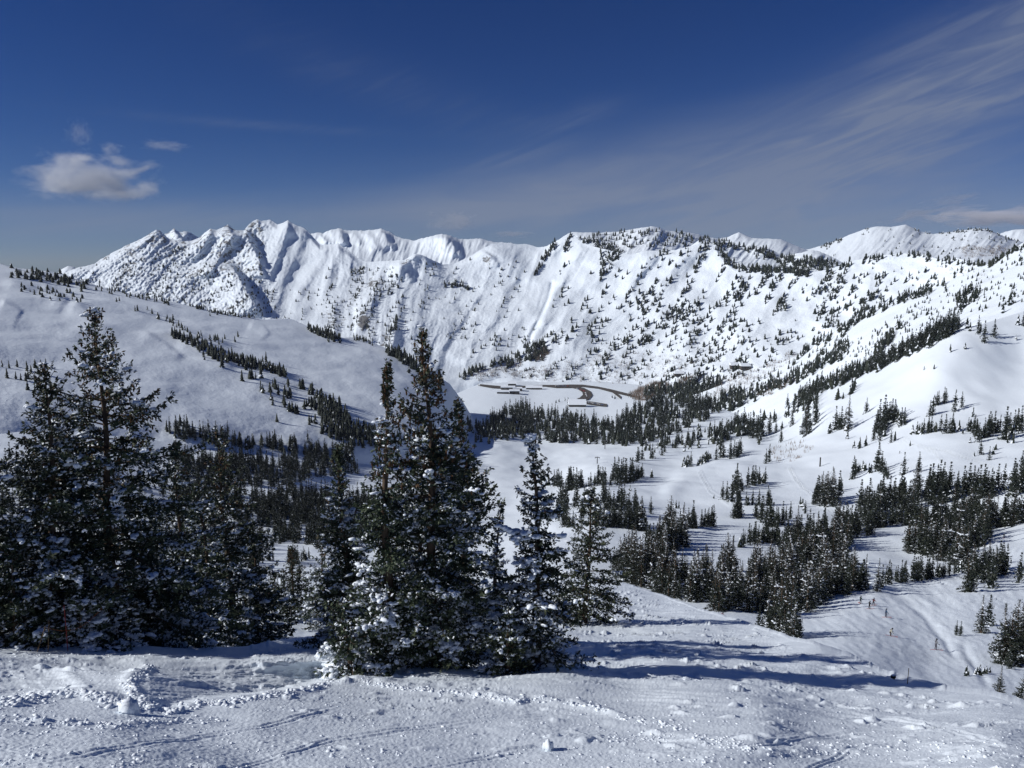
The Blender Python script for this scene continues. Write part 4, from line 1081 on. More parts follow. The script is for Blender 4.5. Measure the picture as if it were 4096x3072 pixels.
# ------------------------------------------------------------------ the far woods: one mass of small conifers
def lowpoly(seed, tiers=6, sides=7, w=0.16):
    g = np.random.default_rng(seed)
    V = []; Fc = []; o = 0; snowy = []
    for t in range(tiers):
        z0 = 0.03 + 0.90 * (t / tiers) ** 0.95
        z1 = min(1.0, z0 + 1.55 / tiers)
        r = w * (1 - z0) ** 0.85 * g.uniform(0.85, 1.15) + 0.012
        a = np.arange(sides) * 6.283 / sides + g.uniform(0, 6)
        rr = r * g.uniform(0.55, 1.2, sides)
        ring = np.stack([np.cos(a) * rr, np.sin(a) * rr, z0 + g.uniform(-0.03, 0.02, sides)], -1)
        V.append(np.concatenate([ring, [[g.normal(0, .008), g.normal(0, .008), z1]]]))
        for i in range(sides):
            Fc.append((o + i, o + (i + 1) % sides, o + sides)); snowy.append(g.random() < 0.16)
        o += sides + 1
    return np.concatenate(V), np.array(Fc), np.array(snowy)


def unpack(var):
    V = []; Fc = []; m = []; T = []; o = 0
    me = var['crown']; n = len(me.vertices)
    v = np.empty(n * 3, np.float32); me.vertices.foreach_get('co', v)
    f = np.empty(len(me.loops), np.int32); me.loops.foreach_get('vertex_index', f)
    t = np.empty(n, np.float32); me.attributes['tint'].data.foreach_get('value', t)
    f = f.reshape(-1, 4); tri = np.concatenate([f[:, [0, 1, 2]], f[:, [0, 2, 3]]])
    return v.reshape(-1, 3) / 10.0, tri, t


FINE = [unpack(v) for v in VAR_LO]
LOW = [lowpoly(400 + i, 6 if i < 4 else 5, 7, w) for i, w in enumerate([0.20, 0.24, 0.17, 0.21, 0.27, 0.19])]
TINY = [lowpoly(420 + i, 3, 5, w) for i, w in enumerate([0.24, 0.32, 0.40, 0.28])]


class Woods:
    def __init__(s): s.v = []; s.f = []; s.m = []; s.t = []; s.o = 0; s.n = 0
    def add(s, P, H, w=1.0, tiny=False, frost=1.0):
        pv, pf, sn = (TINY if tiny else LOW)[int(g4.integers(4 if tiny else 6))]
        a = g4.uniform(0, 6.28); c, q = math.cos(a), math.sin(a)
        v = pv * np.array([H * w, H * w, H])
        v = np.stack([v[:, 0] * c - v[:, 1] * q + P[0], v[:, 0] * q + v[:, 1] * c + P[1], v[:, 2] + P[2] - 0.03 * H], -1)
        s.v.append(v); s.f.append(pf + s.o); s.o += len(v)
        s.m.append(np.where(sn & (g4.random(len(sn)) < frost), 1, 0)); s.t.append(np.full(len(v), np.clip(g4.normal(0.4, 0.3), 0, 1))); s.n += 1
    def add_fine(s, P, H, w=1.0):
        pv, pf, t = FINE[int(g4.integers(len(FINE)))]
        a = g4.uniform(0, 6.28); c, q = math.cos(a), math.sin(a)
        v = pv * np.array([H * w, H * w, H])
        v = np.stack([v[:, 0] * c - v[:, 1] * q + P[0], v[:, 0] * q + v[:, 1] * c + P[1], v[:, 2] + P[2] - 0.03 * H], -1)
        s.v.append(v); s.f.append(pf + s.o); s.o += len(v); s.m.append(np.zeros(len(pf), int)); s.t.append(t); s.n += 1
    def build(s, name, label, mat):
        me = mesh(name, np.concatenate(s.v), np.concatenate(s.f), None, False, {'tint': np.concatenate(s.t)}, [mat, M['snow_load']], np.concatenate(s.m))
        return tag(obj(name, me), label, 'trees', None, 'stuff')


def inside(x, y, poly):
    c = False; n = len(poly); j = n - 1
    for i in range(n):
        xi, yi = poly[i]; xj, yj = poly[j]
        if (yi > y) != (yj > y) and x < (xj - xi) * (y - yi) / (yj - yi) + xi: c = not c
        j = i
    return c


W = Woods()
def tree_at(x, y, h, sheets, tiny=False, w=1.0, frost=1.0):
    P = place(x, y, sheets)
    if P is None: return
    r = math.hypot(P[0], P[1])
    if h > 12.5 and not tiny: W.add_fine(P, h * r / F, w * 0.95)
    else: W.add(P, h * r / F, w, tiny, frost)


def fill(poly, n, h0, h1, sheets, gap=-0.1, fs=14.0, seed=1, tiny=False, w=1.0, frost=1.0):
    xs = [p[0] for p in poly]; ys = [p[1] for p in poly]
    k = 0; tries = 0
    while k < n and tries < n * 30:
        tries += 1
        x = g4.uniform(min(xs), max(xs)); y = g4.uniform(min(ys), max(ys))
        if not inside(x, y, poly): continue
        if float(fbm(np.array([x / fs]), np.array([y / (fs * .35)]), 2, seed)[0]) < gap: continue
        tree_at(x, y, g4.uniform(h0, h1), sheets, tiny, w * g4.uniform(0.8, 1.2), frost); k += 1


def along(poly, n, spread, h0, h1, sheets, tiny=False, w=1.0, frost=1.0, bunch=0.5):
    p = np.array(poly, float)
    d = np.concatenate([[0], np.cumsum(np.hypot(*np.diff(p, axis=0).T))])
    k = 0; t = 0
    while k < n and t < n * 12:
        t += 1
        u = g4.uniform(0, d[-1])
        if float(perlin(np.array([u / 7.0]), np.array([p[0, 0]]), 9)[0]) < -bunch: continue
        x = np.interp(u, d, p[:, 0]) + g4.normal(0, spread * .4); y = np.interp(u, d, p[:, 1]) + g4.normal(0, spread)
        tree_at(x, y, g4.uniform(h0, h1), sheets, tiny, w * g4.uniform(0.8, 1.25), frost); k += 1


for (x, yt, yb) in SPARE:
    tree_at(x, yb, yb - yt, MIDS)
MD = ['mid', 'left']
# valley floor wood
fill([(478, 437), (490, 420), (520, 409), (548, 414), (580, 420), (610, 428), (640, 408), (690, 396), (722, 396), (722, 414), (690, 428), (660, 440), (628, 446), (600, 446), (560, 442), (500, 438)], 760, 8, 17, ['mid'], -0.28, 16, 3, frost=0.15)
fill([(640, 398), (655, 392), (690, 388), (720, 384), (724, 396), (690, 402)], 162, 9, 13, ['mid', 'far'], -0.3, 12, 4, frost=0.2)
fill([(720, 398), (742, 392), (748, 400), (735, 412), (718, 414)], 46, 9, 13, ['mid', 'right'], -0.3, 12, 4, frost=0.2)
fill([(640, 446), (700, 440), (740, 424), (760, 428), (735, 440), (690, 450)], 82, 9, 15, ['mid'], -0.1, 10, 5, frost=0.4)
# wood along the foot of the left ridge
along([(165, 432), (200, 437), (240, 444), (270, 447), (300, 452), (330, 458), (355, 462)], 150, 4, 11, 16, MD, frost=0.3, bunch=0.3)
along([(345, 447), (372, 444), (400, 441), (420, 437), (440, 432)], 60, 2.5, 9, 13, MD, frost=0.3, bunch=0.3)
fill([(175, 460), (250, 462), (300, 463), (352, 466), (358, 474), (320, 477), (285, 486), (240, 488), (180, 486)], 270, 14, 19, ['mid'], -0.25, 18, 6, frost=0.5)
fill([(415, 456), (440, 458), (470, 462), (470, 476), (430, 477)], 79, 13, 19, ['mid'], -0.4, 12, 6, frost=0.4)
fill([(252, 500), (290, 492), (325, 500), (372, 502), (395, 512), (385, 540), (345, 545), (300, 546), (275, 540), (255, 520)], 342, 17, 24, ['mid'], -0.35, 16, 8, frost=0.8)
fill([(380, 500), (415, 492), (470, 492), (480, 540), (440, 555), (395, 548)], 126, 17, 24, ['mid'], -0.3, 16, 8, frost=0.6)
fill([(175, 490), (252, 492), (270, 545), (255, 570), (175, 570)], 234, 16, 24, ['mid'], -0.35, 16, 9, frost=0.5)
fill([(-20, 470), (60, 462), (120, 470), (180, 488), (180, 560), (-20, 560)], 234, 15, 24, ['mid'], -0.25, 18, 10, frost=0.5)
fill([(255, 590), (300, 575), (330, 588), (330, 612), (255, 615)], 10, 16, 26, ['mid'], -0.6, 18, 12)
fill([(466, 424), (480, 428), (510, 430), (514, 440), (478, 446)], 40, 8, 14, ['mid', 'left'], -0.3, 12, 6, frost=0.3)
# left ridge: rows and strays
along([(190, 306), (207, 310), (224, 314), (240, 317), (251, 317.5)], 60, 0.8, 2.5, 5, ['left'], True, frost=0.1)
along([(96, 288), (130, 296), (170, 303)], 46, 1.6, 2.5, 5, ['left'], True, frost=0.1)
along([(8, 275), (40, 276), (70, 282), (90, 289)], 90, 3.0, 3, 6, ['left'], True, 1.3, frost=0.1)
along([(20, 288), (45, 293), (70, 297), (84, 300)], 34, 2.6, 2.5, 5, ['left'], True, 1.3, frost=0.1)
along([(307, 329), (318, 334), (330, 338), (341, 340)], 80, 1.6, 5, 9, ['left'], frost=0.1, bunch=0.8)
along([(352, 338.5), (362, 340), (374, 345)], 24, 1.0, 3.5, 5.5, ['left'], frost=0.1)
along([(386, 351), (396, 356), (408, 362), (420, 371), (430, 378), (441, 386)], 120, 2.4, 7, 11, ['left'], frost=0.1, bunch=0.8)
along([(166, 320), (178, 326), (190, 332)], 20, 1.2, 4, 6, ['left'], frost=0.1)
along([(172, 334), (182, 338), (190, 343), (198, 347), (212, 350)], 70, 1.8, 6, 9, ['left'], frost=0.1)
along([(210, 352), (222, 359), (236, 361), (246, 366), (256, 367)], 90, 2.2, 7, 11, ['left'], frost=0.1)
along([(256, 367), (268, 370), (278, 374), (287, 376)], 40, 1.4, 7, 10, ['left'], frost=0.1)
for (x, y, n) in [(242, 381, 1), (219, 367, 2), (207, 359, 3), (252, 379, 5), (261, 378, 1), (275, 388, 3), (289, 386, 3), (301, 388, 7), (311, 393, 9), (320, 396, 4), (284, 394, 3), (290, 397, 7), (271, 400, 1), (273, 405, 1), (263, 393, 1), (267, 393, 2), (286, 406, 2), (292, 411, 2), (298, 413, 4), (305, 408, 2), (310, 406, 7), (315, 409, 5), (322, 414, 6), (327, 417, 6), (313, 422, 5), (326, 424, 1), (331, 427, 1), (277, 422, 1),
                  (225, 339, 1), (238, 337, 1), (200, 338, 3), (215, 340, 5), (219, 342, 4), (210, 316, 1), (235, 342, 1), (262, 362, 2), (150, 312, 2), (118, 302, 2), (137, 309, 2), (158, 318, 3)]:
    for i in range(n):
        tree_at(x + g4.normal(0, 2.2) * (n > 1), y + g4.normal(0, 1.4) * (n > 1), g4.uniform(7, 12) if y > 345 else g4.uniform(4, 7), ['left'], frost=0.15)
fill([(318, 398), (340, 405), (352, 425), (378, 432), (372, 440), (340, 441), (322, 436)], 234, 9, 13, ['left', 'mid'], -0.5, 12, 15, frost=0.1)
for x, y in [(2, 367), (9, 368), (17, 367), (27, 371), (31, 372), (35, 368), (41, 368), (46, 368), (43, 375), (48, 376), (38, 374), (7, 378), (16, 379), (21, 380), (26, 381), (28, 378), (35, 390), (28, 390), (86, 366), (90, 366), (96, 366)]:
    tree_at(x, y, g4.uniform(6, 10), ['left', 'mid'], frost=0.2)
# bands on the slope behind the dome, and the row along the dome's crest
along([(796, 404), (818, 391), (845, 379), (862, 372)], 120, 2.6, 9, 14, ['right', 'mid'], frost=0.5, bunch=0.9)
along([(862, 372), (879, 367), (903, 355), (920, 348)], 110, 2.2, 10, 16, ['right', 'mid'], frost=0.5, bunch=0.9)
along([(918, 348), (934, 340), (952, 331), (958, 329)], 80, 2.6, 12, 19, ['right', 'mid'], frost=0.5, bunch=0.9)
for x, y, h in [(958, 329, 15), (970, 331, 9), (978, 334, 17), (984, 342, 19), (994, 337, 16), (967, 328, 10), (980, 334, 10), (965, 349, 6), (950, 352, 8), (934, 369, 5), (924, 370, 4), (1010, 305, 12), (1003, 313, 9), (1018, 325, 10), (1023, 326, 13), (1016, 340, 5), (985, 308, 3)]:
    tree_at(x, y, h, MIDS)
along([(750, 397), (784, 384), (804, 376), (818, 368), (842, 357)], 95, 2.2, 7, 12, ['right', 'far'], frost=0.4)
along([(874, 356), (884, 346), (894, 334), (900, 326)], 46, 2.4, 7, 11, ['right'], frost=0.4)
along([(826, 360), (838, 351), (850, 344)], 28, 2.2, 6, 10, ['right'], frost=0.4)
along([(955, 303), (965, 296), (972, 288)], 26, 2.0, 6, 9, ['right'], frost=0.3)
along([(961, 309), (971, 301), (981, 293)], 30, 2.0, 6, 9, ['right'], frost=0.3)
along([(800, 354), (823, 341), (838, 330), (861, 320), (872, 314), (892, 305), (925, 293), (945, 285)], 130, 2.2, 5, 9, ['right', 'far'], frost=0.3, bunch=0.35)
along([(985, 268), (1003, 257), (1024, 246)], 60, 2.0, 3, 5, ['right', 'far'], True, 1.2, frost=0.2)
fill([(840, 352), (870, 330), (900, 312), (945, 290), (990, 268), (1030, 246), (1030, 300), (985, 312), (940, 318), (900, 340), (860, 362)], 330, 1.8, 4.2, ['right'], -0.05, 10, 31, True, 0.9, frost=0.2)
fill([(700, 408), (740, 388), (800, 358), (850, 332), (850, 350), (800, 378), (740, 408)], 150, 3, 7, ['right', 'far'], -0.05, 9, 33, frost=0.3)
fill([(690, 430), (760, 420), (800, 402), (860, 385), (850, 400), (790, 420), (740, 440)], 40, 6, 12, ['mid', 'right'], 0.05, 9, 34, frost=0.4)
# trees sprinkled over the great face, in clusters drawn out along the fall line
def face(n, x0, x1, y0, y1, h0, h1, thr, seed, ang, dens=None, sheets=('far',), w=1.0):
    k = 0; t = 0
    while k < n and t < n * 60:
        t += 1
        x = g4.uniform(x0, x1); y = g4.uniform(y0, y1)
        a = ang
        q = x * math.sin(a) + y * math.cos(a); p = -x * math.cos(a) + y * math.sin(a)
        v = float(fbm(np.array([q / 8.5]), np.array([p / 55.0]), 3, seed)[0]) + 0.35 * float(perlin(np.array([x / 4.0]), np.array([y / 4.0]), seed + 7)[0])
        if v < thr + g4.normal(0, 0.10): continue
        if dens is not None and g4.random() > dens(x, y): continue
        if float(y) < np.interp(x, [t_[0] for t_ in T_FAR], [t_[1] for t_ in T_FAR]) + 1 and sheets == ('far',): continue
        tree_at(x, y, (h0 + (h1 - h0) * g4.random() ** 1.5) * 0.84, list(sheets), True, w * g4.uniform(0.8, 1.25), 0.45); k += 1


def dR(x, y):
    d = np.interp(x, [540, 590, 640, 760, 860, 960], [0.35, 0.8, 1, 1, 0.8, 0.45])
    if 565 < x < 600 and y < 300: d *= 0.15
    if 620 < x < 640 and 255 < y < 290: d *= 0.2
    if 860 < x < 930 and 258 < y < 275: d *= 0.3
    if x < 552 and y < 330: d *= 0.05
    return d
face(1300, 552, 985, 245, 345, 2.8, 7.6, 0.24, 501, 0.95, dR, w=1.05)
face(520, 590, 905, 320, 392, 2.8, 7.4, 0.22, 507, 0.80, dR, w=1.0)
face(260, 545, 760, 335, 384, 2.6, 6.4, 0.22, 509, 0.85, None)
face(700, 80, 262, 246, 318, 1.8, 3.6, 0.06, 511, 0.70, lambda x, y: 0.35 + 0.65 * ((y - 240) / 70), w=1.25)
face(120, 262, 345, 290, 335, 2.0, 4.2, 0.05, 513, 1.2, None, w=1.1)
face(300, 325, 425, 268, 350, 2.4, 4.8, 0.04, 515, 1.1, lambda x, y: math.exp(-((x - 368) / 32) ** 2), w=1.1)
face(120, 420, 525, 258, 345, 2.4, 5.0, 0.16, 517, 1.0, lambda x, y: 0.6, w=1.05)
face(90, 470, 560, 330, 378, 2.6, 6.0, 0.10, 519, 0.85, None)
along([(388, 334), (394, 328), (397, 318), (396, 334)], 24, 2.0, 4, 7, ['far'], frost=0.1)
along([(444, 287), (452, 285), (462, 286), (470, 289)], 30, 1.4, 3, 5, ['far'], True, frost=0.1)
along([(558, 240), (553, 248), (546, 256), (540, 266), (534, 276)], 60, 1.6, 3, 5.5, ['far'], True, frost=0.1)
along([(572, 236), (569, 240), (565, 246)], 16, 2.5, 3, 4.5, ['far'], True, frost=0.1)
fill([(578, 238), (592, 240), (610, 246), (624, 252), (622, 254), (605, 252), (584, 244)], 120, 3, 5.5, ['flag'], -0.5, 10, 41, True)
fill([(584, 235), (610, 234), (650, 228), (690, 234), (730, 240), (700, 246), (640, 250), (610, 246)], 170, 2.6, 4.8, ['flag'], -0.05, 9, 43, True, frost=0.1)
along([(716, 247), (722, 254), (728, 262), (737, 268), (757, 271), (784, 271), (808, 274)], 130, 1.8, 3.5, 6.5, ['far', 'shoulder', 'flag'], True, frost=0.1)
along([(700, 241), (727, 245), (750, 250), (775, 257), (805, 264), (838, 263)], 190, 2.6, 3, 5.5, ['shoulder'], True, frost=0.1)
fill([(775, 256), (800, 256), (836, 262), (838, 270), (800, 272), (778, 268)], 130, 3, 5, ['shoulder'], -0.4, 9, 45, True, frost=0.1)
along([(838, 268), (850, 262), (872, 258), (900, 255), (924, 256), (940, 262), (958, 261), (985, 266)], 90, 2.0, 3, 5.5, ['far'], True, frost=0.1)
face(120, 815, 1024, 229, 262, 1.6, 3.0, 0.08, 521, 0.75, lambda x, y: 0.7, ('cone',), 1.3)
along([(820, 247), (832, 243.5), (842, 240)], 30, 1.0, 2, 3, ['cone'], True, 1.3)
along([(912, 229), (934, 235), (952, 233), (975, 230), (990, 231), (1004, 237), (1018, 242)], 60, 0.8, 1.8, 2.8, ['cone'], True, 1.3)
along([(505, 368), (520, 362), (535, 358), (548, 352)], 60, 1.5, 4, 8, ['far'], frost=0.1)
along([(460, 378), (476, 370), (492, 366), (508, 362), (521, 357)], 60, 1.4, 4, 9, ['far'], frost=0.1)
along([(527, 352), (535, 350), (545, 346)], 40, 2.5, 5, 9, ['far'], frost=0.05)
tree_at(690, 384, 9, ['far', 'mid']); tree_at(707, 379, 8, ['far', 'mid']); tree_at(711, 379, 8, ['far', 'mid'])
fill([(685, 385), (700, 374), (700, 386), (688, 392)], 16, 7, 10, ['far', 'mid'], -0.5, 9, 4)
for x, y in [(510, 402), (527, 405), (559, 402), (565, 401), (568, 401), (556, 403), (630, 394), (612, 398), (615, 399)]: tree_at(x, y, 4.5, ['mid'])
W.build('distant_conifers', 'countless small dark conifers scattered over the far snowy mountainsides and valley', M['needles_mid'])
print('forest trees', W.n)

# ------------------------------------------------------------------ bare aspens and brush: thin twigs, brown-grey
def brush():
    V = []; Fc = []; o = 0; T = []
    def clump(x, y, h, sheets):
        nonlocal o
        P = place(x, y, sheets)
        if P is None: return
        r = math.hypot(P[0], P[1]); H = h * r / F
        for i in range(5):
            a = g4.uniform(0, 6.28); b = g4.normal(0, 0.22, 2) * H; w = H * 0.05
            base = P + np.array([g4.normal(0, H * .35), g4.normal(0, H * .35), -0.3])
            d = np.array([math.cos(a), math.sin(a), 0]) * w
            V.append(np.array([base - d, base + d, base + np.array([b[0], b[1], H * g4.uniform(.6, 1)])])); Fc.append([o, o + 1, o + 2]); o += 3
    def area(poly, n, h0, h1, sheets):
        xs = [p[0] for p in poly]; ys = [p[1] for p in poly]; k = 0
        while k < n:
            x = g4.uniform(min(xs), max(xs)); y = g4.uniform(min(ys), max(ys))
            if inside(x, y, poly): clump(x, y, g4.uniform(h0, h1), sheets); k += 1
    fm = ['far', 'mid', 'right']
    area([(628, 396), (640, 388), (655, 383), (668, 384), (672, 392), (655, 398), (640, 402)], 620, 3, 5, fm)
    area([(672, 384), (690, 376), (700, 378), (690, 388)], 150, 3, 4.5, fm)
    area([(530, 356), (543, 348), (549, 352), (540, 362)], 150, 3, 5, fm)
    area([(495, 378), (560, 362), (620, 352), (700, 358), (690, 374), (620, 384), (560, 382)], 420, 2, 3.5, fm)
    area([(705, 385), (760, 366), (790, 352), (800, 356), (760, 380), (715, 398)], 190, 2.5, 4.5, fm)
    area([(770, 450), (800, 440), (815, 446), (795, 462), (775, 462)], 60, 3, 5, fm)
    area([(755, 392), (790, 376), (800, 380), (765, 398)], 90, 3, 5, fm)
    area([(930, 262), (985, 268), (990, 280), (950, 275)], 60, 1.5, 2.5, fm)
    area([(960, 246), (1015, 246), (1005, 256), (965, 258)], 260, 1.5, 2.5, ['cone'])
    area([(505, 374), (540, 366), (560, 370), (530, 380)], 110, 2, 3, fm)
    area([(470, 374), (500, 366), (525, 360), (520, 368), (480, 382)], 120, 2.5, 4, fm)
    me = mesh('bare_aspens', np.concatenate(V), np.array(Fc), M['brush'], False)
    tag(obj('bare_aspens', me), 'thin brown-grey leafless aspens and brush low on the far slopes', 'bare trees', None, 'stuff')


brush()

# ------------------------------------------------------------------ valley road, car park, lodges, lift poles
M['asphalt'] = principled('asphalt', (0.085, 0.076, 0.070), 0.9, 0.1)
M['wall'] = principled('wall', (0.065, 0.055, 0.05), 0.9, 0.1)
M['wall_pale'] = principled('wall_pale', (0.16, 0.145, 0.13), 0.9, 0.1)
M['glass'] = principled('glass', (0.03, 0.035, 0.045), 0.2, 0.5)
M['steel'] = principled('steel', (0.10, 0.10, 0.11), 0.5, 0.4)
M['bamboo'] = principled('bamboo', (0.20, 0.13, 0.065), 0.7, 0.2)
M['red'] = principled('red', (0.22, 0.03, 0.03), 0.6, 0.3)
M['orange'] = principled('orange', (0.30, 0.10, 0.04), 0.7, 0.2)
M['black'] = principled('black', (0.012, 0.012, 0.015), 0.6, 0.3)
M['stump'] = principled('stump', (0.030, 0.028, 0.022), 0.9, 0.1)

import bmesh


def ribbon(name, pts):
    """road strip: list of (left x, y, right x, y) edge points in picture units laid on the valley floor"""
    V = []; p = np.array(pts, float)
    n = 6 * (len(p) - 1) + 1
    u = np.linspace(0, len(p) - 1, n); k = np.arange(len(p))
    for row in np.stack([np.interp(u, k, p[:, i]) for i in range(4)], -1):
        for x, y in (row[:2], row[2:]):
            q = place(x, y, ['mid', 'far'])
            if q is None: q = place(x, y + 0.8, ['mid', 'far'])
            V.append(q + np.array([0, 0, 1.2]))
    i = np.arange(n) * 2
    f = np.stack([i[:-1], i[:-1] + 1, i[1:] + 1, i[1:]], -1)
    o = obj(name, mesh(name, np.array(V), f, M['asphalt'], False))
    tag(o, kind='structure')
    return o


def strip(*pts): ribbon('road', [(x, a, x, b) for x, a, b in pts])


strip((478, 384.4, 386.0), (492, 385.8, 388.5), (505, 387.0, 389.2), (520, 386.5, 388.0), (544, 385.4, 386.8), (556, 385.4, 388.3), (570, 385.0, 388.3), (582, 385.1, 387.1), (598, 387.1, 389.0), (612, 390.0, 392.8), (628, 394.1, 396.4), (640, 397.6, 399.6))
ribbon('road', [(568, 387.2, 570, 386.2), (578, 389.8, 584, 388.4), (582.3, 392.8, 590.6, 391.8), (583, 395.3, 592.6, 395.8), (579.5, 398.4, 589, 400), (571.5, 400.2, 574, 403.2)])
strip((581, 400.8, 403.4), (592, 402.3, 405.4), (600, 403.5, 406.6), (607, 404.6, 407.2))
strip((612, 391.2, 392.8), (616, 393.2, 395.8), (621, 396.8, 399.8))

import bmesh


def bm_obj(name, bm, mat, parent=None, smooth=False):
    me = bpy.data.meshes.new(name); bm.to_mesh(me); bm.free()
    me.materials.append(mat)
    if smooth: me.polygons.foreach_set('use_smooth', [True] * len(me.polygons))
    return obj(name, me, parent)


def add_box(bm, c, s, rz=0.0, taper=1.0):
    r = bmesh.ops.create_cube(bm, size=1)['verts']
    for v in r:
        k = taper if v.co.z > 0 else 1.0
        x, y, z = v.co.x * s[0] * k, v.co.y * s[1] * k, v.co.z * s[2]
        v.co = (c[0] + x * math.cos(rz) - y * math.sin(rz), c[1] + x * math.sin(rz) + y * math.cos(rz), c[2] + z)
    return r


def add_rod(bm, a, b, r0, r1=None, n=8):
    a, b = Vector(a), Vector(b); r1 = r0 if r1 is None else r1
    d = (b - a); q = d.to_track_quat('Z', 'Y'); L = d.length
    vs = bmesh.ops.create_cone(bm, cap_ends=True, segments=n, radius1=r0, radius2=r1, depth=L)['verts']
    for v in vs: v.co = q @ v.co + (a + b) / 2


def lodge(x, y, wpx, hpx, dep, label, pale=False, storeys=2, roof='flat', rz=0.0):
    P = place(x, y, ['mid', 'far'])
    r = math.hypot(P[0], P[1]); w = wpx * r / F; h = hpx * r / F
    root = empty('lodge', P); root.rotation_euler[2] = rz
    tag(root, label, 'building')
    bm = bmesh.new(); add_box(bm, (0, 0, h / 2 - 1), (w, dep, h + 2)); bm_obj('wall', bm, M['wall_pale' if pale else 'wall'], root)
    bm = bmesh.new()
    if roof == 'flat':
        add_box(bm, (0, 0, h + 0.5), (w + 1.6, dep + 1.6, 1.0))
    else:
        vs = [bm.verts.new(p) for p in [(-w / 2 - 1, -dep / 2 - 1, h), (w / 2 + 1, -dep / 2 - 1, h), (w / 2 + 1, dep / 2 + 1, h), (-w / 2 - 1, dep / 2 + 1, h), (-w / 2 - 1, 0, h + dep * .35), (w / 2 + 1, 0, h + dep * .35)]]
        for q in ((0, 1, 5, 4), (2, 3, 4, 5), (0, 4, 3), (1, 2, 5), (0, 3, 2, 1)): bm.faces.new([vs[i] for i in q])
    bm_obj('roof', bm, M['snow_load'], root)
    n = max(2, int(w / 7))
    for k in range(storeys):
        for i in range(n):
            bm = bmesh.new(); add_box(bm, (-w / 2 + (i + .5) * w / n, -dep / 2 - 0.05, h * (k + .55) / storeys), (w / n * .55, 0.25, h / storeys * .45)); bm_obj('window', bm, M['glass'], root)


lodge(508, 389.4, 14, 2.6, 18, 'long flat-roofed lodge under the valley road, upper block', True, 2)
lodge(517.5, 390.4, 9, 2.4, 16, 'dark flat-roofed lodge wing at the right end of the upper block', False, 2)
lodge(514.5, 393.6, 10, 3.2, 18, 'dark square lodge block in front of the long lodge', False, 3)
lodge(503, 393.4, 12, 2.0, 14, 'low snow-roofed lodge wing left of the dark square block', False, 1)
lodge(512, 385.4, 8, 2.2, 14, 'dark lodge standing above the valley road', False, 2, 'gable')
lodge(534, 389.2, 16, 1.8, 12, 'low row of cabins with snowy roofs right of the lodges', False, 1, 'gable')
lodge(577, 406.2, 17, 2.6, 22, 'dark wooden base lodge with a snowy roof below the car park bend', False, 2, 'gable')
lodge(574, 402.6, 7, 2.8, 14, 'dark lodge at the left end of the car park', False, 2)
lodge(734, 368.0, 7, 3.0, 16, 'dark house low on the far slope, left of a pair', False, 2, 'gable')
lodge(745, 368.6, 9, 2.8, 16, 'dark house low on the far slope, right of a pair', False, 2, 'gable')
lodge(679, 375.0, 9, 1.8, 14, 'small brown cabin above the bare aspens', False, 1, 'gable')

# parked cars in the bend of the road
def car_meshes():
    out = {}
    bm = bmesh.new(); add_box(bm, (0, 0, .62), (4.5, 1.8, .75)); add_box(bm, (-.2, 0, 1.25), (2.6, 1.6, .6), 0, .8)
    bmesh.ops.bevel(bm, geom=bm.edges[:], offset=.06, segments=1, affect='EDGES')
    me = bpy.data.meshes.new('body'); bm.to_mesh(me); bm.free(); out['body'] = me
    bm = bmesh.new()
    for x in (-1.4, 1.4):
        for y in (-.9, .9): add_rod(bm, (x, y - .1, .33), (x, y + .1, .33), .33, n=10)
    me = bpy.data.meshes.new('wheels'); bm.to_mesh(me); bm.free(); me.materials.append(M['black']); out['wheels'] = me
    return out


cm = car_meshes()
CARC = [('white', (.7, .7, .72)), ('dark', (.02, .02, .025)), ('silver', (.4, .41, .43)), ('blue', (.05, .09, .2)), ('red', (.3, .03, .03))]
bodies = []
for nm, c in CARC:
    b = cm['body'].copy(); b.materials.append(principled('car_' + nm, c, .3, .5)); bodies.append(b)
spots = [(577 + 1.6 * i, 389.4 + 0.55 * i) for i in range(6)] + [(585.5 + 0.35 * i, 393.6 + 0.9 * i) for i in range(5)] + [(580 + 1.8 * i, 401.6 - 0.45 * i) for i in range(4)] + [(587 + 2.2 * i, 403.0 + 0.42 * i) for i in range(8)] + [(556 + 2.4 * i, 386.9) for i in range(6)]
for i, (x, y) in enumerate(spots):
    P = place(x, y, ['mid', 'far'])
    if P is None: continue
    ci = int(g4.integers(len(CARC)))
    o = empty('parked_car', P + np.array([0, 0, 1.25])); o.rotation_euler[2] = g4.uniform(0, 3.1)
    obj('body', bodies[ci], o); obj('wheels', cm['wheels'], o)
    where = 'on the straight stretch of the valley road' if i >= 23 else ('on the lower car park below the bend' if i >= 15 else 'in the bend of the valley car park')
    tag(o, 'tiny %s car parked %s' % (CARC[ci][0], where), 'car', '%s cars %s' % (CARC[ci][0], where))


def lift_pole(x, yt, yb, arm, label):
    P = place(x, yb, ['mid'])
    r = math.hypot(P[0], P[1]); H = (yb - yt) * r / F
    root = empty('lift_tower', P); tag(root, label, 'lift tower')
    bm = bmesh.new(); add_rod(bm, (0, 0, -1), (0, 0, H), .45, .32, 10); bm_obj('pole', bm, M['steel'], root, True)
    if arm:
        bm = bmesh.new(); add_box(bm, (0, 0, H * .93), (arm, .5, .5)); bm_obj('crossarm', bm, M['steel'], root)
        for s in (-1, 1):
            bm = bmesh.new(); add_box(bm, (s * arm / 2, 0, H * .93 - .5), (.5, 2.2, .4)); bm_obj('sheave_bank', bm, M['steel'], root)


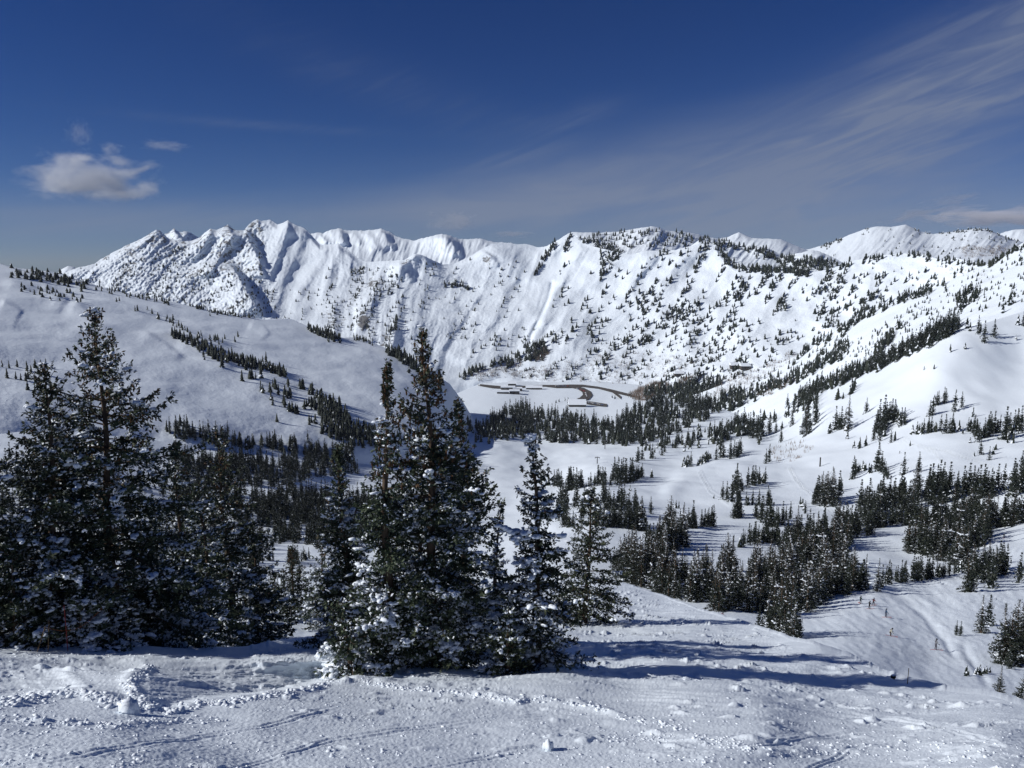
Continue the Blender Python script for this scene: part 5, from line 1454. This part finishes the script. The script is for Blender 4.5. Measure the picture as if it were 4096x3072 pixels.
lift_pole(604.9, 439.5, 449, 6.0, 'dark lift tower with a crossarm on the flat snow, the right-hand one')
lift_pole(602.0, 437.5, 443.5, 4.5, 'short dark lift tower just behind the right-hand tower')
lift_pole(597.2, 456.5, 463.5, 3.5, 'thin lift pole with a T top above the long spruce row')
lift_pole(494.0, 419, 429, 0, 'bare thin pole on the snow left of the valley wood')
lift_pole(612.0, 436, 441, 0, 'short bare pole at the edge of the valley wood')

# trail markers beside the left trees and on the bank
def wand(x, yt, yb, r, rad, mat, label, tilt=0.0, sheets=None, name='trail_marker'):
    P = ray(x, yb, r)
    if sheets:
        q = place(x, yb, sheets)
        if q is not None: P = q; r = math.hypot(P[0], P[1])
    H = (yb - yt) * r / F
    root = bmesh.new(); add_rod(root, (0, 0, -.3), (tilt * H, 0, H), rad, rad * .8, 7)
    o = bm_obj(name, root, mat, None, True); o.location = P
    return tag(o, label, 'pole')


wand(68, 606, 652, 23, .011, M['red'], 'thin red bamboo pole standing before the left-hand trees')
wand(47, 621, 650.5, 23, .011, M['bamboo'], 'leaning straw-coloured bamboo pole at the left, the taller of two', .14)
wand(33, 627, 651, 23, .010, M['bamboo'], 'slanting straw-coloured bamboo pole low in the left corner', .55)
wand(291.5, 607, 628, 40, .03, M['black'], 'thin dark stick standing upright on the rounded snow bank', 0, ['mound'])
wand(907, 668, 684, 26, .012, M['bamboo'], 'faint thin bamboo wand beside the dark stump at right', .03, ['near'])
wand(757.5, 537, 550, 300, .14, M['stump'], 'bare dead trunk standing thin at the edge of the snowy run', 0, ['mid'], 'dead_trunk')
wand(733.5, 534, 549, 320, .14, M['stump'], 'bare dead trunk left of the rim spruces in the bowl', 0, ['mid'], 'dead_trunk')
wand(820, 457.5, 466.5, 560, .5, M['stump'], 'charred-looking short snag alone on the white slope above the wedge-shaped grove', 0, ['mid'], 'dead_trunk')

# rope strung between the bamboo poles
def rope():
    a = ray(44, 627, 23) ; b = ray(104, 606, 23.5)
    pts = [a * (1 - t) + b * t - np.array([0, 0, .35 * math.sin(math.pi * t)]) for t in np.linspace(0, 1, 12)]
    v, f = tube(pts, [.006] * 12, 5)
    tag(obj('rope', mesh('rope', v, f, M['orange'])), 'sagging orange rope strung before the left-hand trees', 'rope')


rope()


def stump():
    P = place(893, 679.5, ['near'])
    g = np.random.default_rng(5)
    v = ICO2[0] * (1 + .16 * g.standard_normal((len(ICO2[0]), 1))) * np.array([.075, .06, .07])
    root = empty('stump', P); tag(root, 'small dark stump poking from the snow at the lip of the near slope', 'stump')
    obj('wood', mesh('wood', v + np.array([0, 0, .08]), ICO2[1], M['stump'], True), root)
    obj('snow_cap', mesh('snow_cap', ICO2[0] * np.array([.05, .045, .02]) + np.array([-.01, 0, .135]), ICO2[1], M['snow_load'], True), root)


stump()

# ------------------------------------------------------------------ skiers
def skin_mesh(name, nodes, edges, mat, parent):
    me = bpy.data.meshes.new(name)
    me.from_pydata([n[:3] for n in nodes], edges, [])
    o = obj(name, me, parent)
    md = o.modifiers.new('skin', 'SKIN'); md.use_smooth_shade = True
    if not me.skin_vertices: me.skin_vertices.new()
    for sv, n in zip(me.skin_vertices[0].data, nodes):
        sv.radius = (n[3], n[3] * (n[4] if len(n) > 4 else 1))
    me.skin_vertices[0].data[0].use_root = True
    sb = o.modifiers.new('sub', 'SUBSURF'); sb.levels = 1; sb.render_levels = 1
    me.materials.append(mat)
    return o


def skier(x, y, label, jacket, trousers, crouch=0.0, turn=0.0, board=False, sheets=('mid',), skis=(.5, .1, .08), scale=1.0, helmet=(.03, .03, .035)):
    P = place(x, y, list(sheets))
    k = 0
    while P is None: k += 1; P = place(x, y + k, list(sheets))
    root = empty('person', P + np.array([0, 0, .03])); root.rotation_euler[2] = turn; root.scale = (scale,) * 3
    tag(root, label, 'person')
    c = crouch
    hip = (0, -.10 * c, .95 - .40 * c); chest = (0, .10 * c + .03, 1.36 - .50 * c); neck = (0, .20 * c + .04, 1.50 - .55 * c); head = (0, .26 * c + .05, 1.66 - .58 * c)
    kn = .18 * c + .05
    nodes = [(*hip, .15, .8), (0, 0, 1.15 - .45 * c, .15, .75), (*chest, .17, .75), (*neck, .06), (*head, .105), (head[0], head[1], head[2] + .1, .08)]
    edges = [(0, 1), (1, 2), (2, 3), (3, 4), (4, 5)]
    for s in (-1, 1):
        b = len(nodes)
        nodes += [(s * .11, hip[1], hip[2] - .08, .10), (s * .15, kn + hip[1], .52 - .16 * c, .075), (s * .17, 0.0, .10, .055), (s * .17, .14, .06, .05)]
        edges += [(0, b), (b, b + 1), (b + 1, b + 2), (b + 2, b + 3)]
    legs_end = len(nodes)
    for s in (-1, 1):
        b = len(nodes)
        nodes += [(s * .22, chest[1], chest[2] + .05, .075), (s * .33, chest[1] + .05, chest[2] - .22, .055), (s * .34, chest[1] + .30, chest[2] - .32, .045), (s * .33, chest[1] + .38, chest[2] - .30, .045)]
        edges += [(2, b), (b, b + 1), (b + 1, b + 2), (b + 2, b + 3)]
    skin_mesh('body', nodes, edges, trousers, root)
    up = [n for n in nodes[1:3]] + [(nodes[3][0], nodes[3][1], nodes[3][2] - .03, .08)]
    up = [(*hip, .165, .82)] + [(n[0], n[1], n[2], n[3] * 1.1, n[4] if len(n) > 4 else 1) for n in up]
    e2 = [(0, 1), (1, 2), (2, 3)]
    for s in (0, 1):
        b = len(up); a = nodes[legs_end + 4 * s: legs_end + 4 * s + 3]
        up += [(n[0], n[1], n[2], n[3] * 1.15) for n in a]
        e2 += [(2, b), (b, b + 1), (b + 1, b + 2)]
    skin_mesh('jacket', up, e2, jacket, root)
    hv = ICO2[0] * np.array([.135, .15, .12]) + np.array([head[0], head[1], head[2] + .07])
    obj('helmet', mesh('helmet', hv, ICO2[1], principled('helmet', helmet, .4, .4), True), root)
    sk = principled('ski', skis, .4, .4)
    if board:
        bm = bmesh.new(); add_box(bm, (0, .05, .01), (1.5, .27, .03)); bm_obj('snowboard', bm, sk, root)
    else:
        for s in (-1, 1):
            bm = bmesh.new(); add_box(bm, (s * .17, .15, .01), (.08, 1.7, .025)); add_box(bm, (s * .17, 1.03, .05), (.075, .14, .02)); bm_obj('ski', bm, sk, root)
        for s in (-1, 1):
            bm = bmesh.new(); add_rod(bm, (s * .34, chest[1] + .38, chest[2] - .22), (s * .42, chest[1] + .0, .02), .012, n=6); bm_obj('ski_pole', bm, M['steel'], root)


def cloth(n, c): return principled(n, c, .8, .2)


skier(860.3, 603.6, 'skier in a dark green jacket, farthest left of the four near the tree shadows', cloth('green_jacket', (.03, .07, .06)), cloth('dark_trousers', (.02, .022, .03)), .1, -1.2, True)
skier(873.3, 605.6, 'skier in a maroon jacket beside the black-clad skier', cloth('maroon_jacket', (.16, .03, .03)), cloth('dark_trousers', (.02, .02, .025)), .15, -1.0)
skier(869.2, 609.0, 'skier all in black with legs apart, just below the maroon-jacketed one', cloth('black_jacket', (.012, .012, .016)), cloth('black_trousers', (.012, .012, .016)), .1, -1.3)
skier(885.6, 617.4, 'skier in a blue jacket on pinkish-red skis, alone right of the trio', cloth('blue_jacket', (.03, .07, .14)), cloth('navy_trousers', (.02, .025, .05)), .1, -1.6, False, ('mid',), (.5, .16, .14))
skier(890.2, 636.2, 'crouching skier with a pale jacket turning lowest on the run', cloth('pale_jacket', (.45, .45, .38)), cloth('brown_trousers', (.05, .03, .02)), .75, -1.9)
skier(935.4, 650.2, 'skier in pale grey standing on the gully edge of the run', cloth('grey_jacket', (.22, .23, .25)), cloth('grey_trousers', (.08, .08, .1)), .1, -1.5)
skier(722.2, 621.5, 'skier in bright red half hidden behind the near crest', cloth('red_jacket', (.28, .03, .03)), cloth('dark_trousers', (.02, .02, .03)), .2, -1.0, False, ('mid',), (.4, .1, .1))
skier(899.6, 453.6, 'lone dark skier beside the paired spruces on the white knoll', cloth('black_jacket', (.012, .012, .016)), cloth('black_trousers', (.012, .012, .016)), .2, -1.2)
skier(1003.4, 538.2, 'lone dark skier on the tracks by the right picture edge', cloth('black_jacket', (.012, .012, .016)), cloth('black_trousers', (.012, .012, .016)), .2, -1.2)
for i, (x, y) in enumerate([(492.5, 436.2), (497.5, 436.6), (503.5, 437.2)]):
    skier(x, y, ['leftmost', 'middle', 'rightmost'][i] + ' of three dot-sized skiers on the flat snow behind the middle spruces', cloth('black_jacket', (.012, .012, .016)), cloth('black_trousers', (.012, .012, .016)), .1, -1.2)

# ------------------------------------------------------------------ snow rubble on the near slope
def rubble():
    g = np.random.default_rng(9)
    pos = []; sc = []
    def put(x, y, s):
        P = place(x, y, ['near'])
        if P is None: return
        pos.append(P + np.array([0, 0, s * .05])); sc.append(s * np.array([g.uniform(.8, 1.5), g.uniform(.8, 1.3), g.uniform(.4, .8)]))
    def band(poly, n, spread, s0, s1):
        p = np.array(poly, float); d = np.concatenate([[0], np.cumsum(np.hypot(*np.diff(p, axis=0).T))])
        for i in range(n):
            u = g.uniform(0, d[-1])
            x = np.interp(u, d, p[:, 0]) + g.normal(0, spread); y = np.interp(u, d, p[:, 1]) + g.normal(0, spread * .5)
            put(x, y, s0 + (s1 - s0) * g.random() ** 2.5)
    n = 0
    while n < 4200:
        x = g.uniform(-30, 1060); y = 655 + 125 * g.random() ** .8
        if float(fbm(np.array([x / 55]), np.array([y / 11]), 3, 77)[0]) < -0.02 + g.normal(0, .12): continue
        put(x, y, 0.006 + .022 * g.random() ** 5); n += 1
    band([(153, 665), (128, 684), (140, 700), (166, 713)], 229, 4, 0.013, 0.055)
    band([(166, 713), (205, 702), (229, 703), (277, 694), (300, 691), (334, 682)], 278, 4, 0.013, 0.060)
    band([(-10, 705), (40, 697), (75, 692), (110, 699), (140, 712)], 314, 6, 0.013, 0.060)
    band([(0, 720), (60, 722), (110, 726), (170, 719), (225, 722)], 229, 5, 0.008, 0.040)
    band([(0, 656), (60, 655), (150, 654), (230, 656), (300, 650)], 290, 3, 0.008, 0.035)
    band([(361, 681), (413, 689), (467, 694), (515, 700), (543, 698), (578, 703), (602, 709), (626, 719), (690, 728)], 508, 4, 0.008, 0.043)
    band([(680, 762), (800, 752), (930, 748), (1030, 752)], 260, 11, .007, .03)
    band([(600, 742), (680, 736), (760, 748)], 242, 6, 0.006, 0.030)
    band([(340, 673), (430, 677), (540, 674)], 145, 3, 0.008, 0.030)
    band([(560, 655), (640, 668), (720, 684)], 108, 4, 0.008, 0.030)
    v, f = scatter(ICO1, np.array(pos), np.array(sc), g.uniform(0, 6.28, len(pos)), g, .26)
    tag(obj('snow_rubble', mesh('snow_rubble', v, f, M['snow_load'], False)), 'loose crumbs and clods of snow littering the near slope', 'snow', None, 'stuff')
    # the one big cut block
    P = place(130, 713, ['near'])
    bm = bmesh.new(); add_box(bm, (0, 0, .08), (.27, .2, .27), .2, .85)
    bmesh.ops.bevel(bm, geom=bm.edges[:], offset=.045, segments=2, affect='EDGES')
    o = bm_obj('snow_block', bm, M['snow_load'], None, True); o.location = P; o.rotation_euler = (.15, -.1, .1)
    tag(o, 'large squarish block of snow among the rubble at lower left', 'snow block')
    P = place(548, 749.5, ['near'])
    bm = bmesh.new(); add_box(bm, (0, 0, .06), (.17, .15, .19), .2, .8)
    bmesh.ops.bevel(bm, geom=bm.edges[:], offset=.05, segments=3, affect='EDGES')
    o = bm_obj('snow_block', bm, M['snow_load'], None, True); o.location = P
    tag(o, 'small upright snow block near the bottom middle of the slope', 'snow block')


rubble()

# ------------------------------------------------------------------ clouds: banks of drifting vapour
def cloud(x, y, wpx, hpx, r, dens, col, seed, label, tilt=0.0, noise=2.2, thr=0.0):
    c = ray(x, y, r); w = wpx * r / F / 2; h = hpx * r / F / 2
    m = bpy.data.materials.new('cloud_vapour'); m.use_nodes = True
    t = NT(m.node_tree)
    tc = t.n('ShaderNodeTexCoord')
    p = tc.outputs['Object']
    mp = t.n('ShaderNodeMapping', i_0=p); mp.inputs['Location'].default_value = (seed, seed * .7, 0); mp.inputs['Scale'].default_value = (1.0, 1.0, 0.8)
    n1 = t.noise(mp.outputs[0], noise, 7, 0.62, 0.35)
    ln = t.n('ShaderNodeVectorMath', operation='LENGTH', i_0=p)
    sp = t.n('ShaderNodeSeparateXYZ', i_0=p)
    base = t.ramp(sp.outputs[2], -0.75, -0.35)
    d = t.m('SUBTRACT', t.m('ADD', t.m('MULTIPLY', t.m('SUBTRACT', n1, 0.5), 2.6), 0.62 - thr), ln.outputs['Value'])
    d = t.m('MULTIPLY', t.m('MULTIPLY', t.ramp(d, 0.0, 0.45), base), dens)
    v = t.n('ShaderNodeVolumePrincipled', i_Density=d, i_Color=(*col, 1)); v.inputs['Anisotropy'].default_value = 0.1
    t.n('ShaderNodeOutputMaterial', i_Volume=v.outputs[0])
    vv, ff = ICO2
    o = obj('cloud', mesh('cloud', vv, ff, m, True)); o.location = c; o.scale = (w, w * .6, h); o.rotation_euler[1] = tilt; o.rotation_euler[2] = -math.atan2(c[0], c[1])
    tag(o, label, 'cloud')


cloud(93, 178, 146, 68, 6600, 0.0085, (.95, .97, 1), 3.0, 'small white puffy cloud alone in the blue sky at upper left')
cloud(80, 134, 34, 36, 6600, 0.003, (.95, .97, 1), 5.5, 'faint curl of vapour above the small puffy cloud at left')
cloud(166, 146, 56, 16, 6600, 0.003, (.95, .97, 1), 6.3, 'faint thin cloud scrap right of the small puffy cloud')
cloud(452, 222, 72, 30, 6800, 0.0035, (.75, .78, .85), 9.0, 'faint grey cloud scrap low over the ridge left of centre')
cloud(513, 234, 62, 12, 6800, 0.005, (.7, .73, .82), 14.0, 'thin flat grey cloud streak just above the snowy saddle')
cloud(920, 214, 95, 16, 6800, 0.004, (.7, .73, .82), 21.0, 'thin grey cloud above the rounded peak at right', -.2)
cloud(953, 200, 60, 14, 6800, 0.0045, (.7, .73, .82), 27.0, 'small grey cloud wisp highest above the right-hand peaks', -.1)
cloud(995, 217, 150, 26, 6800, 0.008, (.95, .95, 1), 33.0, 'low whitish cloud bank at the right picture edge over the peaks')

# ------------------------------------------------------------------ thin mountain air
m = bpy.data.materials.new('air'); m.use_nodes = True
t = NT(m.node_tree)
v = t.n('ShaderNodeVolumePrincipled', i_Density=0.000018, i_Color=(0.80, 0.88, 1.0, 1)); v.inputs['Anisotropy'].default_value = 0.0
t.n('ShaderNodeOutputMaterial', i_Volume=v.outputs[0])
bm = bmesh.new(); bmesh.ops.create_cube(bm, size=1)
for q in bm.verts:
    q.co = (q.co.x * 9000, 2500 + q.co.y * 5600, -380 + q.co.z * 1400)
tag(bm_obj('haze', bm, m), 'thin blue mountain air between the near slope and the far peaks', 'haze', None, 'stuff')
